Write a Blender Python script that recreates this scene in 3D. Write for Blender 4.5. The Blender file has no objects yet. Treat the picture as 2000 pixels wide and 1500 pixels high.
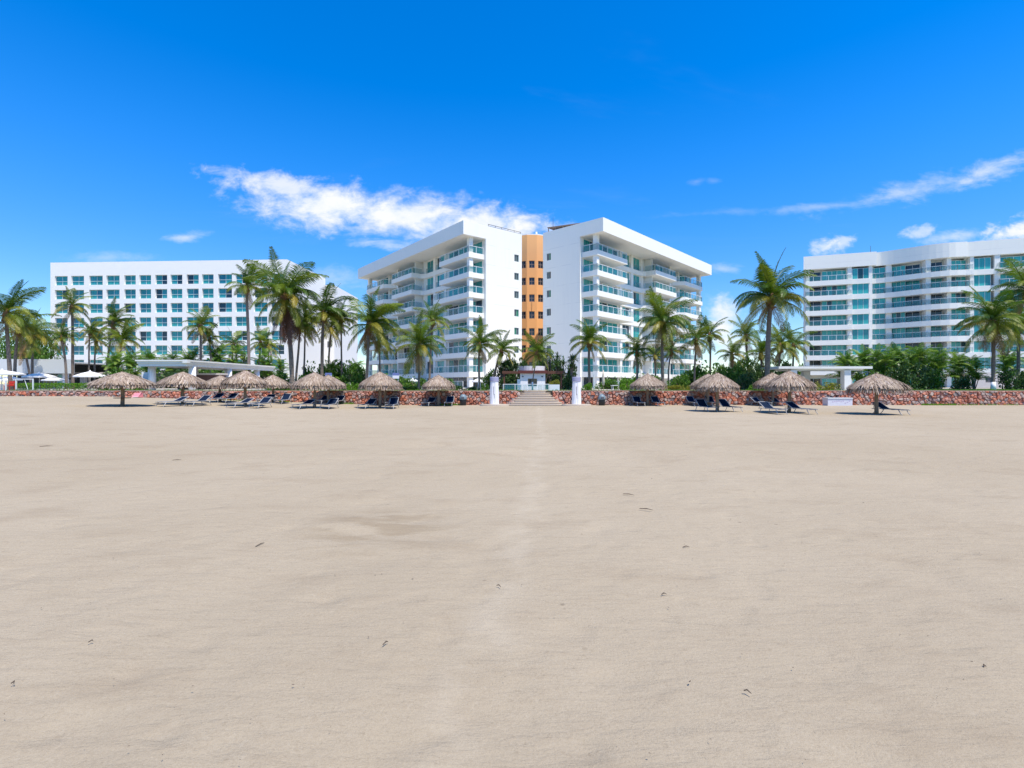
import bpy, math, random
import numpy as np
from mathutils import Vector, Matrix, noise

rnd = random.Random(11)
sc = bpy.context.scene
col = sc.collection
PI = math.pi
EYE = 1.85          # eye height over the sand
F = 980.0           # focal length in pixels of the 2000 px wide photograph

# ---------------------------------------------------------------- camera
cam_d = bpy.data.cameras.new('camera'); cam = bpy.data.objects.new('camera', cam_d); col.objects.link(cam)
cam.location = (0, 0, EYE); cam.rotation_euler = (PI / 2, 0, 0)
cam_d.sensor_width = 36; cam_d.lens = F / 2000 * 36; cam_d.clip_start = 0.1; cam_d.clip_end = 6000
sc.camera = cam

# ---------------------------------------------------------------- light
SUN_EL = math.radians(67)
sun_h = Vector((0.66, -0.75, 0)).normalized()
sun_v = Vector((sun_h.x * math.cos(SUN_EL), sun_h.y * math.cos(SUN_EL), math.sin(SUN_EL)))
sd = bpy.data.lights.new('sun', 'SUN'); so = bpy.data.objects.new('sun', sd); col.objects.link(so)
sd.energy = 4.7; sd.angle = math.radians(0.53); sd.color = (1.0, 0.92, 0.80)
so.rotation_euler = sun_v.to_track_quat('Z', 'Y').to_euler(); so.location = (20, -30, 80)

w = bpy.data.worlds.new('World'); sc.world = w; w.use_nodes = True
nt = w.node_tree; nt.nodes.clear()


class NT:
    """tiny node-building helper"""
    def __init__(s, nt): s.t = nt
    def n(s, typ, **kw):
        x = s.t.nodes.new(typ)
        for k, v in kw.items():
            if k == 'ins':
                for i, val in v.items():
                    if hasattr(val, 'bl_idname') or isinstance(val, bpy.types.NodeSocket): s.t.links.new(val, x.inputs[i])
                    else: x.inputs[i].default_value = val
            else: setattr(x, k, v)
        return x
    def math(s, op, a, b=None, c=None, clamp=False):
        x = s.t.nodes.new('ShaderNodeMath'); x.operation = op; x.use_clamp = clamp
        for i, v in enumerate((a, b, c)):
            if v is None: continue
            if isinstance(v, bpy.types.NodeSocket): s.t.links.new(v, x.inputs[i])
            else: x.inputs[i].default_value = v
        return x.outputs[0]
    def mix(s, f, a, b, blend='MIX'):
        x = s.t.nodes.new('ShaderNodeMix'); x.data_type = 'RGBA'; x.blend_type = blend
        for i, v in ((0, f), (6, a), (7, b)):
            if isinstance(v, bpy.types.NodeSocket): s.t.links.new(v, x.inputs[i])
            else: x.inputs[i].default_value = v if i == 0 else (*v, 1) if len(v) == 3 else v
        return x.outputs[2]
    def ramp(s, f, stops, interp='LINEAR'):
        x = s.t.nodes.new('ShaderNodeValToRGB'); x.color_ramp.interpolation = interp
        e = x.color_ramp.elements
        while len(e) < len(stops): e.new(0.5)
        for el, (p, c) in zip(e, stops):
            el.position = p; el.color = (*c, 1) if len(c) == 3 else c
        s.t.links.new(f, x.inputs[0])
        return x.outputs[0]
    def noise(s, vec, scale, detail=4, rough=0.55, dist=0.0, out=0):
        x = s.t.nodes.new('ShaderNodeTexNoise'); x.inputs['Scale'].default_value = scale
        x.inputs['Detail'].default_value = detail; x.inputs['Roughness'].default_value = rough; x.inputs['Distortion'].default_value = dist
        if vec is not None: s.t.links.new(vec, x.inputs['Vector'])
        return x.outputs[out]
    def mapping(s, vec, scale=(1, 1, 1), loc=(0, 0, 0), rot=(0, 0, 0)):
        x = s.t.nodes.new('ShaderNodeMapping'); s.t.links.new(vec, x.inputs[0])
        x.inputs['Scale'].default_value = scale; x.inputs['Location'].default_value = loc; x.inputs['Rotation'].default_value = rot
        return x.outputs[0]
    def smooth(s, x, a, b):
        m = s.t.nodes.new('ShaderNodeMapRange'); m.interpolation_type = 'SMOOTHSTEP'
        s.t.links.new(x, m.inputs[0]); m.inputs[1].default_value = a; m.inputs[2].default_value = b
        return m.outputs[0]


N = NT(nt)
sky = N.n('ShaderNodeTexSky', sky_type='NISHITA', sun_disc=False, sun_elevation=SUN_EL, sun_rotation=math.atan2(sun_h.x, sun_h.y),
          altitude=0.0, air_density=0.85, dust_density=0.0, ozone_density=1.7)
hsv = N.n('ShaderNodeHueSaturation', ins={'Saturation': 1.46, 'Value': 1.37, 'Hue': 0.508, 'Color': sky.outputs[0]})
tc = N.n('ShaderNodeTexCoord').outputs['Generated']
sep = N.n('ShaderNodeSeparateXYZ', ins={0: tc})
# clouds: gnomonic coordinates about the beach's inland direction, so each cloud keeps its own bearing and height
yy = N.math('MAXIMUM', sep.outputs[1], 0.05)
cu = N.math('DIVIDE', sep.outputs[0], yy); cv = N.math('DIVIDE', sep.outputs[2], yy)
front = N.smooth(sep.outputs[1], 0.05, 0.25)
cuv = N.n('ShaderNodeCombineXYZ', ins={0: cu, 1: cv}).outputs[0]
billow = N.noise(N.mapping(cuv, (1, 1.5, 1)), 17, 7, 0.62, 0.3)
wisp = N.noise(N.mapping(cuv, (1, 3.2, 1), rot=(0, 0, 0.12)), 7, 7, 0.62, 0.8)
fine = N.noise(N.mapping(cuv, (1, 1.8, 1)), 42, 6, 0.6, 0.2)


def cloud(px, py, lx, ly, ang, edge, kind, gain):
    """soft elliptical cloud: centre in photo pixels, half lengths in pixels, slope, noise weight"""
    u0, v0 = (px - 1000) / F, (750 - py) / F
    a, b = lx / F, ly / F
    du = N.math('SUBTRACT', cu, u0); dv = N.math('SUBTRACT', cv, v0)
    c, s_ = math.cos(ang), math.sin(ang)
    p = N.math('DIVIDE', N.math('ADD', N.math('MULTIPLY', du, c), N.math('MULTIPLY', dv, s_)), a)
    q = N.math('DIVIDE', N.math('SUBTRACT', N.math('MULTIPLY', dv, c), N.math('MULTIPLY', du, s_)), b)
    d = N.math('SQRT', N.math('ADD', N.math('MULTIPLY', p, p), N.math('MULTIPLY', q, q)))
    nz = billow if kind == 'b' else wisp
    f2 = N.math('ADD', N.math('MULTIPLY', N.math('SUBTRACT', nz, 0.5), edge), N.math('MULTIPLY', N.math('SUBTRACT', fine, 0.5), edge * 0.42))
    v = N.math('SUBTRACT', N.math('SUBTRACT', 1.0, d), N.math('MULTIPLY', f2, -1.0))
    return N.math('MULTIPLY', N.smooth(v, -0.05, 0.95 if kind == 'b' else 1.4), gain)


dens = None
for spec in [
    # the long white bank over the middle building
    (560, 368, 165, 36, -0.14, 2.0, 'b', 0.80), (640, 404, 210, 58, -0.10, 1.5, 'b', 1.0), (790, 420, 235, 58, -0.10, 1.4, 'b', 1.0),
    (960, 434, 150, 42, -0.10, 1.6, 'b', 1.0), (1090, 448, 60, 20, -0.1, 2.4, 'b', 0.7), (700, 445, 110, 14, -0.08, 3.0, 'w', 0.6),
    (760, 480, 80, 14, -0.1, 3.0, 'w', 0.55), (480, 345, 90, 14, -0.2, 3.0, 'w', 0.5),
    # streak above the right-hand building
    (1790, 372, 190, 30, 0.24, 2.3, 'w', 0.55), (1930, 335, 150, 28, 0.32, 2.2, 'w', 0.66), (1620, 402, 170, 12, 0.07, 2.5, 'w', 0.3),
    (1400, 415, 180, 10, 0.06, 2.5, 'w', 0.14),
    # small puffs and the bank behind the right-hand building
    (1617, 482, 42, 24, 0.1, 2.4, 'b', 0.9), (1650, 470, 30, 16, 0.3, 2.6, 'b', 0.6), (1800, 450, 42, 16, 0.2, 2.6, 'b', 0.55),
    (1860, 462, 90, 16, 0.15, 2.6, 'w', 0.6), (1975, 455, 80, 26, 0.2, 2.3, 'b', 1.0), (2150, 430, 180, 50, 0.1, 2.3, 'b', 1.0),
    (1360, 355, 22, 8, 0.2, 2.5, 'w', 0.16), (1392, 353, 18, 7, 0.0, 2.5, 'w', 0.12), (365, 464, 55, 12, 0.1, 2.6, 'w', 0.55),
    # cumulus low between the buildings
    (1412, 622, 46, 54, 0.0, 1.5, 'b', 1.0), (1430, 680, 60, 50, 0.0, 1.8, 'b', 0.8), (1410, 525, 45, 14, 0.0, 2.5, 'w', 0.4),
    (215, 502, 120, 14, 0.0, 2.6, 'w', 0.28), (650, 545, 120, 30, 0.0, 2.6, 'w', 0.35),
    (-350, 520, 260, 60, 0.0, 2.4, 'b', 0.9), (-700, 300, 500, 60, 0.1, 2.6, 'w', 0.6), (2700, 250, 420, 70, 0.1, 2.6, 'w', 0.6),
]:
    c1 = cloud(*spec)
    dens = c1 if dens is None else N.math('MAXIMUM', dens, c1)
dens = N.math('MULTIPLY', dens, front)
# thin high cirrus in the rest of the sky, behind the camera too
zz = N.math('MAXIMUM', sep.outputs[2], 0.04)
hp = N.n('ShaderNodeCombineXYZ', ins={0: N.math('DIVIDE', sep.outputs[0], zz), 1: N.math('DIVIDE', sep.outputs[1], zz)}).outputs[0]
cir = N.noise(N.mapping(hp, (0.5, 1.3, 1), rot=(0, 0, 0.3)), 0.9, 6, 0.6, 0.6)
cirm = N.math('MULTIPLY', N.smooth(cir, 0.56, 0.85), N.math('SUBTRACT', 1.0, N.math('MULTIPLY', front, 0.85)))
dens = N.math('MAXIMUM', dens, N.math('MULTIPLY', cirm, 0.5))
dens = N.math('MINIMUM', dens, 0.97)
shade = N.ramp(billow, [(0.30, (4.0, 4.45, 5.2)), (0.60, (5.0, 5.05, 5.1))])
low = N.math('ADD', 0.60, N.math('MULTIPLY', N.smooth(N.math('ABSOLUTE', sep.outputs[2]), 0.0, 0.42), 0.40))
base_sky = N.n('ShaderNodeVectorMath', operation='SCALE', ins={0: hsv.outputs[0], 3: low}).outputs[0]
skyc = N.mix(dens, base_sky, shade)
bg = N.n('ShaderNodeBackground', ins={'Color': skyc, 'Strength': 0.15})
out = N.n('ShaderNodeOutputWorld', ins={0: bg.outputs[0]})

sc.view_settings.view_transform = 'Standard'; sc.view_settings.look = 'None'
sc.view_settings.exposure = 0.44; sc.view_settings.gamma = 1.0; sc.view_settings.use_curve_mapping = False
sc.cycles.max_bounces = 7; sc.cycles.diffuse_bounces = 3; sc.cycles.transparent_max_bounces = 10
sc.cycles.use_denoising = True; sc.cycles.denoising_prefilter = 'NONE'; sc.cycles.sample_clamp_indirect = 4.0; sc.cycles.caustics_reflective = False

# ================================================================ materials
def newmat(name):
    m = bpy.data.materials.new(name); m.use_nodes = True
    t = m.node_tree; t.nodes.clear(); K = NT(t)
    o = K.n('ShaderNodeOutputMaterial')
    p = K.n('ShaderNodeBsdfPrincipled'); t.links.new(p.outputs[0], o.inputs[0])
    K.out = o
    return m, K, p


def setp(K, p, **kw):
    names = {'col': 'Base Color', 'rough': 'Roughness', 'metal': 'Metallic', 'spec': 'Specular IOR Level', 'normal': 'Normal', 'alpha': 'Alpha', 'trans': 'Transmission Weight'}
    for k, v in kw.items():
        s = p.inputs[names[k]]
        if isinstance(v, bpy.types.NodeSocket): K.t.links.new(v, s)
        else: s.default_value = (*v, 1) if k == 'col' else v


def objco(K): return K.n('ShaderNodeTexCoord').outputs['Object']
def geopos(K): return K.n('ShaderNodeNewGeometry').outputs['Position']
def objrand(K): return K.n('ShaderNodeObjectInfo').outputs['Random']
def attr(K, name='tone'): return K.n('ShaderNodeAttribute', attribute_name=name).outputs['Fac']
def bump(K, h, strength=0.3, dist=0.02):
    return K.n('ShaderNodeBump', ins={'Height': h, 'Strength': strength, 'Distance': dist}).outputs[0]


MAT = {}


def simple(name, c, rough=0.6, var=0.12, scale=3.0, spec=0.4, metal=0.0, bmp=0.0):
    m, K, p = newmat(name)
    pos = geopos(K)
    nz = K.noise(pos, scale, 5, 0.6)
    cc = K.mix(nz, tuple(x * (1 - var) for x in c), tuple(min(1, x * (1 + var)) for x in c))
    setp(K, p, col=cc, rough=rough, spec=spec, metal=metal)
    if bmp: setp(K, p, normal=bump(K, K.noise(pos, scale * 8, 4), bmp, 0.02))
    MAT[name] = m
    return m


def stucco(name, c, streak=0.10, tint=(0.72, 0.70, 0.66)):
    """painted render: faint cloudiness, rain streaks and fine grain"""
    m, K, p = newmat(name)
    pos = geopos(K)
    big = K.noise(pos, 0.16, 5, 0.6)
    st = K.noise(K.mapping(pos, (1.3, 1.3, 0.07)), 1.5, 6, 0.65)
    f = K.math('MULTIPLY', K.smooth(st, 0.47, 0.80), K.smooth(big, 0.35, 0.75))
    base = K.mix(big, tuple(x * 0.965 for x in c), c)
    cc = K.mix(K.math('MULTIPLY', f, streak * 4), base, tint)
    if name == 'white_stucco':      # faint pour joints at each floor
        zz = K.n('ShaderNodeSeparateXYZ', ins={0: pos}).outputs[2]
        fr = K.math('FRACT', K.math('DIVIDE', K.math('SUBTRACT', zz, 0.6), 3.1))
        ln = K.math('MULTIPLY', K.smooth(K.math('ABSOLUTE', K.math('SUBTRACT', fr, 0.5)), 0.018, 0.008), K.smooth(K.noise(pos, 0.5, 4), 0.40, 0.60))
        cc = K.mix(K.math('MULTIPLY', ln, 0.35), cc, (0.55, 0.55, 0.55))
    setp(K, p, col=cc, rough=0.75, spec=0.25, normal=bump(K, K.noise(pos, 9, 5), 0.12, 0.03))
    MAT[name] = m
    return m


stucco('white_stucco', (0.89, 0.87, 0.80), 0.13)
stucco('hotel_white', (0.89, 0.865, 0.81), 0.09)
stucco('tower_orange', (0.92, 0.46, 0.18), 0.03, (0.55, 0.30, 0.14))
stucco('concrete_white', (0.74, 0.74, 0.71), 0.12, (0.50, 0.48, 0.42))
stucco('post_white', (0.80, 0.80, 0.82), 0.10, (0.55, 0.52, 0.5))
stucco('canopy_grey', (0.58, 0.61, 0.62), 0.05, (0.4, 0.42, 0.43))
stucco('step_concrete', (0.58, 0.49, 0.385), 0.15, (0.28, 0.25, 0.21))
simple('white_paint', (0.80, 0.80, 0.80), 0.45, 0.04)
simple('rail_white', (0.72, 0.74, 0.74), 0.4, 0.04)
simple('frame_teal', (0.30, 0.42, 0.42), 0.4, 0.05)
simple('band_lavender', (0.33, 0.33, 0.46), 0.6, 0.1)
simple('maroon', (0.13, 0.035, 0.03), 0.6, 0.15)
simple('brown_wood', (0.11, 0.045, 0.028), 0.7, 0.3, 6)
simple('interior_shade', (0.02, 0.025, 0.03), 0.5, 0.3)  # near-black colour paints in the shade of the open-fronted rooms
simple('bar_front', (0.13, 0.065, 0.055), 0.6, 0.25, 4)
simple('pale_counter', (0.55, 0.50, 0.47), 0.5, 0.1)
simple('roof_brown', (0.30, 0.22, 0.17), 0.7, 0.25, 1.5)
simple('metal_dark', (0.10, 0.10, 0.11), 0.5, 0.1)
simple('canvas_white', (0.80, 0.79, 0.77), 0.8, 0.05)
simple('canvas_beige', (0.58, 0.50, 0.40), 0.8, 0.1)
simple('sling_navy', (0.008, 0.017, 0.040), 0.95, 0.35, 20, 0.08)
simple('lounger_frame', (0.40, 0.40, 0.40), 0.45, 0.08)
simple('bin_lid', (0.16, 0.22, 0.25), 0.5, 0.2)
simple('bin_body', (0.025, 0.03, 0.035), 0.5, 0.2)
simple('pink_paint', (0.72, 0.25, 0.28), 0.5, 0.1)
simple('red_paint', (0.55, 0.05, 0.03), 0.5, 0.1)
simple('sign_blue', (0.16, 0.20, 0.42), 0.5, 0.05)
simple('chest_white', (0.62, 0.62, 0.68), 0.6, 0.10, 5)
simple('pink_smudge', (0.50, 0.43, 0.55), 0.6, 0.15, 9)
simple('mortar', (0.16, 0.095, 0.075), 0.9, 0.3)
simple('coping', (0.30, 0.215, 0.16), 0.9, 0.25, 4)
simple('twig', (0.085, 0.062, 0.045), 0.9, 0.4, 30)
simple('coconut', (0.16, 0.13, 0.03), 0.5, 0.4, 8)
simple('crown_fibre', (0.20, 0.11, 0.05), 0.9, 0.5, 12)
simple('pole_wood', (0.27, 0.20, 0.14), 0.85, 0.35, 9, 0.2, 0, 0.4)
simple('soil', (0.20, 0.15, 0.10), 0.95, 0.3, 2)


def window_glass(name, stops, folds=0.55):
    """tinted pane in front of a curtain: object-random colour, soft vertical folds, glossy face"""
    m, K, p = newmat(name)
    r = objrand(K)
    base = K.ramp(r, stops, 'CONSTANT')
    g = K.n('ShaderNodeTexCoord').outputs['Object']
    off = K.n('ShaderNodeCombineXYZ', ins={0: K.math('MULTIPLY', r, 37.0), 1: 0.0, 2: 0.0}).outputs[0]
    v = K.n('ShaderNodeVectorMath', operation='ADD', ins={0: K.mapping(g, (7.0, 0, 0.12)), 1: off}).outputs[0]
    fold = K.noise(v, 1.6, 3, 0.6)
    cc = K.mix(K.math('MULTIPLY', K.smooth(fold, 0.35, 0.7), folds), base, (0.0, 0.03, 0.035))
    setp(K, p, col=cc, rough=0.06, spec=0.6)
    MAT[name] = m
    return m


T1, T2, T3, T4, DK, D2 = (0.035, 0.40, 0.385), (0.06, 0.48, 0.46), (0.02, 0.29, 0.30), (0.06, 0.38, 0.33), (0.008, 0.035, 0.06), (0.012, 0.06, 0.075)
window_glass('glass_teal', [(0, T1), (0.26, T2), (0.46, T3), (0.62, T4), (0.80, DK), (0.91, D2)])
window_glass('glass_hotel', [(0, (0.03, 0.36, 0.36)), (0.3, (0.03, 0.34, 0.38)), (0.55, (0.02, 0.27, 0.29)), (0.75, (0.02, 0.21, 0.28)), (0.88, DK)])
window_glass('glass_curtain', [(0, (0.035, 0.37, 0.36)), (0.26, (0.06, 0.46, 0.44)), (0.55, (0.05, 0.44, 0.43)), (0.8, (0.025, 0.29, 0.30)), (0.94, D2)], 0.4)
window_glass('glass_dark', [(0, (0.02, 0.03, 0.045)), (0.4, (0.035, 0.05, 0.07)), (0.7, (0.015, 0.02, 0.03))], 0.2)
window_glass('glass_small', [(0, (0.10, 0.12, 0.13)), (0.45, (0.06, 0.08, 0.09)), (0.8, (0.03, 0.22, 0.12))], 0.3)
m, K, p = newmat('glass_rail')
setp(K, p, col=(0.08, 0.34, 0.36), rough=0.05, spec=0.45, alpha=0.22); MAT['glass_rail'] = m

# sand
m, K, p = newmat('sand')
pos = geopos(K)
sx = K.n('ShaderNodeSeparateXYZ', ins={0: pos})
big = K.noise(pos, 0.11, 5, 0.6); mid = K.noise(K.mapping(pos, (0.7, 1.3, 1)), 0.9, 6, 0.62); fine_ = K.noise(pos, 55, 4, 0.7); grain = K.noise(pos, 260, 2, 0.8)
c = K.mix(K.smooth(big, 0.3, 0.7), (0.346, 0.286, 0.199), (0.392, 0.330, 0.237))
c = K.mix(K.math('MULTIPLY', K.smooth(mid, 0.50, 0.70), 0.55), c, (0.294, 0.235, 0.161))
c = K.mix(K.math('MULTIPLY', K.smooth(fine_, 0.40, 0.75), 0.40), c, (0.252, 0.200, 0.134))
c = K.mix(K.math('MULTIPLY', K.smooth(grain, 0.55, 0.75), 0.50), c, (0.185, 0.145, 0.094))
c = K.mix(K.math('MULTIPLY', K.smooth(grain, 0.50, 0.30), 0.30), c, (0.522, 0.461, 0.357))
rip = K.noise(K.mapping(pos, (1.4, 5.5, 1), rot=(0, 0, 0.22)), 2.2, 5, 0.62, 0.4)
c = K.mix(K.math('MULTIPLY', K.smooth(rip, 0.50, 0.70), 0.22), c, (0.281, 0.220, 0.148))
speck = K.noise(pos, 19, 3, 0.75)
c = K.mix(K.math('MULTIPLY', K.smooth(speck, 0.60, 0.74), 0.40), c, (0.219, 0.170, 0.111))
c = K.mix(K.math('MULTIPLY', K.smooth(speck, 0.42, 0.30), 0.22), c, (0.447, 0.389, 0.292))
# the damp scuffed patch and the trodden path that runs down from the steps
scuff = K.noise(K.mapping(pos, (0.8, 2.6, 1)), 1.1, 5, 0.6)
pd = K.n('ShaderNodeVectorMath', operation='LENGTH', ins={0: K.mapping(pos, (0.85, 0.75, 0), loc=(1.45, -4.9, 0))}).outputs['Value']
c = K.mix(K.math('MULTIPLY', K.math('MULTIPLY', K.smooth(pd, 1.15, 0.25), K.smooth(scuff, 0.42, 0.60)), 0.52), c, (0.224, 0.170, 0.105))
line = K.math('SUBTRACT', sx.outputs[0], K.math('ADD', K.math('MULTIPLY', K.math('SQRT', K.math('MAXIMUM', sx.outputs[1], 0.1)), 0.52), -1.2))
wob = K.math('MULTIPLY', K.math('SUBTRACT', K.noise(pos, 0.6, 4), 0.5), 0.9)
ln = K.math('ABSOLUTE', K.math('ADD', line, wob))
c = K.mix(K.math('MULTIPLY', K.math('MULTIPLY', K.smooth(ln, 0.34, 0.02), K.smooth(K.noise(pos, 1.7, 4, 0.6), 0.36, 0.62)), 0.23), c, (0.485, 0.428, 0.329))
vor = K.n('ShaderNodeTexVoronoi', feature='SMOOTH_F1', ins={'Vector': K.mapping(pos, (1, 1.25, 0)), 'Scale': 2.3, 'Randomness': 1.0})
foot = K.smooth(vor.outputs['Distance'], 0.10, 0.34)
h = K.math('ADD', K.math('ADD', K.math('MULTIPLY', mid, 0.9), K.math('MULTIPLY', rip, 0.45)), K.math('MULTIPLY', foot, 0.26))
b1 = bump(K, h, 0.62, 0.07)
b2 = K.n('ShaderNodeBump', ins={'Height': K.math('ADD', fine_, K.math('MULTIPLY', grain, 0.5)), 'Strength': 0.6, 'Distance': 0.012, 'Normal': b1}).outputs[0]
vs = K.n('ShaderNodeTexVoronoi', feature='F1', ins={'Vector': K.mapping(pos, (1.0, 1.0, 0)), 'Scale': 2.6, 'Randomness': 1.0})
dash = K.math('MULTIPLY', K.smooth(vs.outputs['Distance'], 0.085, 0.03), K.smooth(K.noise(pos, 0.35, 3, 0.6), 0.48, 0.60))
c = K.mix(K.math('MULTIPLY', dash, 0.45), c, (0.113, 0.087, 0.060))
setp(K, p, col=c, rough=0.95, spec=0.12, normal=b2); MAT['sand'] = m

# lawn and inland ground
m, K, p = newmat('lawn_green')
pos = geopos(K)
c = K.mix(K.noise(pos, 1.2, 6, 0.7), (0.045, 0.105, 0.014), (0.10, 0.18, 0.03))
c = K.mix(K.smooth(K.noise(pos, 0.25, 4), 0.5, 0.7), c, (0.16, 0.17, 0.05))
setp(K, p, col=c, rough=0.9, spec=0.2, normal=bump(K, K.noise(pos, 30, 4), 0.5, 0.04)); MAT['lawn_green'] = m
simple('paving', (0.46, 0.42, 0.36), 0.85, 0.12, 1.5)
simple('ground_tan', (0.30, 0.27, 0.21), 0.9, 0.25, 0.4)
m, K, p = newmat('sea_water')
pos = geopos(K)
setp(K, p, col=(0.02, 0.12, 0.15), rough=0.12, spec=0.5, normal=bump(K, K.noise(K.mapping(pos, (0.4, 1, 1)), 0.8, 5), 0.5, 0.3)); MAT['sea_water'] = m

# stones of the wall: tone attribute per face
m, K, p = newmat('red_stone')
pos = geopos(K)
t = attr(K)
c = K.ramp(t, [(0.0, (0.285, 0.090, 0.060)), (0.16, (0.490, 0.150, 0.084)), (0.32, (0.616, 0.228, 0.130)), (0.46, (0.456, 0.192, 0.144)), (0.60, (0.616, 0.336, 0.252)), (0.74, (0.308, 0.186, 0.174)), (0.87, (0.502, 0.408, 0.348)), (1.0, (0.251, 0.204, 0.204))])
c = K.mix(K.math('MULTIPLY', K.smooth(K.noise(pos, 7, 6, 0.65), 0.42, 0.7), 0.55), c, (0.502, 0.360, 0.288))
c = K.mix(K.math('MULTIPLY', K.smooth(K.noise(pos, 15, 5, 0.65), 0.5, 0.75), 0.5), c, (0.182, 0.066, 0.048))
setp(K, p, col=c, rough=0.85, spec=0.25, normal=bump(K, K.noise(pos, 22, 6, 0.7), 0.7, 0.04)); MAT['red_stone'] = m

# thatch
m, K, p = newmat('thatch_dry')
t = attr(K)
c = K.ramp(t, [(0.0, (0.090, 0.058, 0.036)), (0.22, (0.204, 0.138, 0.094)), (0.5, (0.306, 0.226, 0.166)), (0.75, (0.408, 0.318, 0.234)), (0.92, (0.348, 0.288, 0.270)), (1.0, (0.552, 0.456, 0.348))])
c = K.mix(K.math('MULTIPLY', objrand(K), 0.25), c, (0.360, 0.300, 0.240))
setp(K, p, col=c, rough=0.9, spec=0.15); MAT['thatch_dry'] = m
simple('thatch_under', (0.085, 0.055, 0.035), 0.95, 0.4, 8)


def leafmat(name, stops, transl=0.30, per='obj', spec=0.35):
    m, K, p = newmat(name)
    r = objrand(K) if per == 'obj' else attr(K)
    pos = geopos(K)
    f = K.math('ADD', K.math('MULTIPLY', r, 0.75), K.math('MULTIPLY', K.noise(pos, 1.1, 3, 0.6), 0.45))
    f = K.math('SUBTRACT', f, 0.1, clamp=True)
    c = K.ramp(f, stops)
    setp(K, p, col=c, rough=0.45, spec=spec)
    tr = K.n('ShaderNodeBsdfTranslucent', ins={'Color': K.mix(1.0, c, (1.1, 1.25, 0.5), 'MULTIPLY')})
    ms = K.n('ShaderNodeMixShader', ins={0: transl, 1: p.outputs[0], 2: tr.outputs[0]})
    K.t.links.new(ms.outputs[0], K.out.inputs[0])
    MAT[name] = m


leafmat('frond_green', [(0, (0.026, 0.066, 0.008)), (0.35, (0.070, 0.135, 0.012)), (0.7, (0.150, 0.205, 0.020)), (1, (0.27, 0.28, 0.035))])
leafmat('frond_olive', [(0, (0.07, 0.11, 0.010)), (0.4, (0.16, 0.185, 0.020)), (0.75, (0.29, 0.26, 0.032)), (1, (0.40, 0.29, 0.05))])
leafmat('frond_dry', [(0, (0.16, 0.085, 0.035)), (0.5, (0.25, 0.15, 0.06)), (1, (0.36, 0.25, 0.11))], 0.15)
leafmat('frond_rust', [(0, (0.09, 0.035, 0.018)), (1, (0.18, 0.075, 0.035))], 0.1)
leafmat('areca_green', [(0, (0.046, 0.116, 0.017)), (0.5, (0.121, 0.244, 0.029)), (1, (0.324, 0.406, 0.082))])
leafmat('leaf_mid', [(0, (0.032, 0.087, 0.012)), (0.5, (0.080, 0.181, 0.020)), (1, (0.174, 0.290, 0.043))], 0.28, 'tone')
leafmat('leaf_bright', [(0, (0.06, 0.15, 0.008)), (0.5, (0.13, 0.28, 0.015)), (1, (0.24, 0.38, 0.04))], 0.3, 'tone')
leafmat('leaf_yellow', [(0, (0.07, 0.11, 0.012)), (0.5, (0.22, 0.22, 0.025)), (1, (0.42, 0.36, 0.05))], 0.3, 'tone')
leafmat('leaf_dark', [(0, (0.018, 0.048, 0.012)), (0.6, (0.053, 0.112, 0.027)), (1, (0.150, 0.225, 0.075))], 0.2, 'tone')

m, K, p = newmat('palm_bark')
pos = geopos(K); oc = objco(K)
ring = K.n('ShaderNodeTexWave', wave_type='BANDS', bands_direction='Z', ins={'Vector': oc, 'Scale': 2.2, 'Distortion': 2.5, 'Detail': 3.0, 'Detail Scale': 2.0}).outputs['Fac']
c = K.mix(K.noise(pos, 3.5, 5), (0.135, 0.105, 0.085), (0.27, 0.225, 0.19))
c = K.mix(K.math('MULTIPLY', K.smooth(ring, 0.75, 1.0), 0.5), c, (0.07, 0.055, 0.045))
setp(K, p, col=c, rough=0.9, spec=0.2, normal=bump(K, ring, 0.5, 0.05)); MAT['palm_bark'] = m

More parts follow.
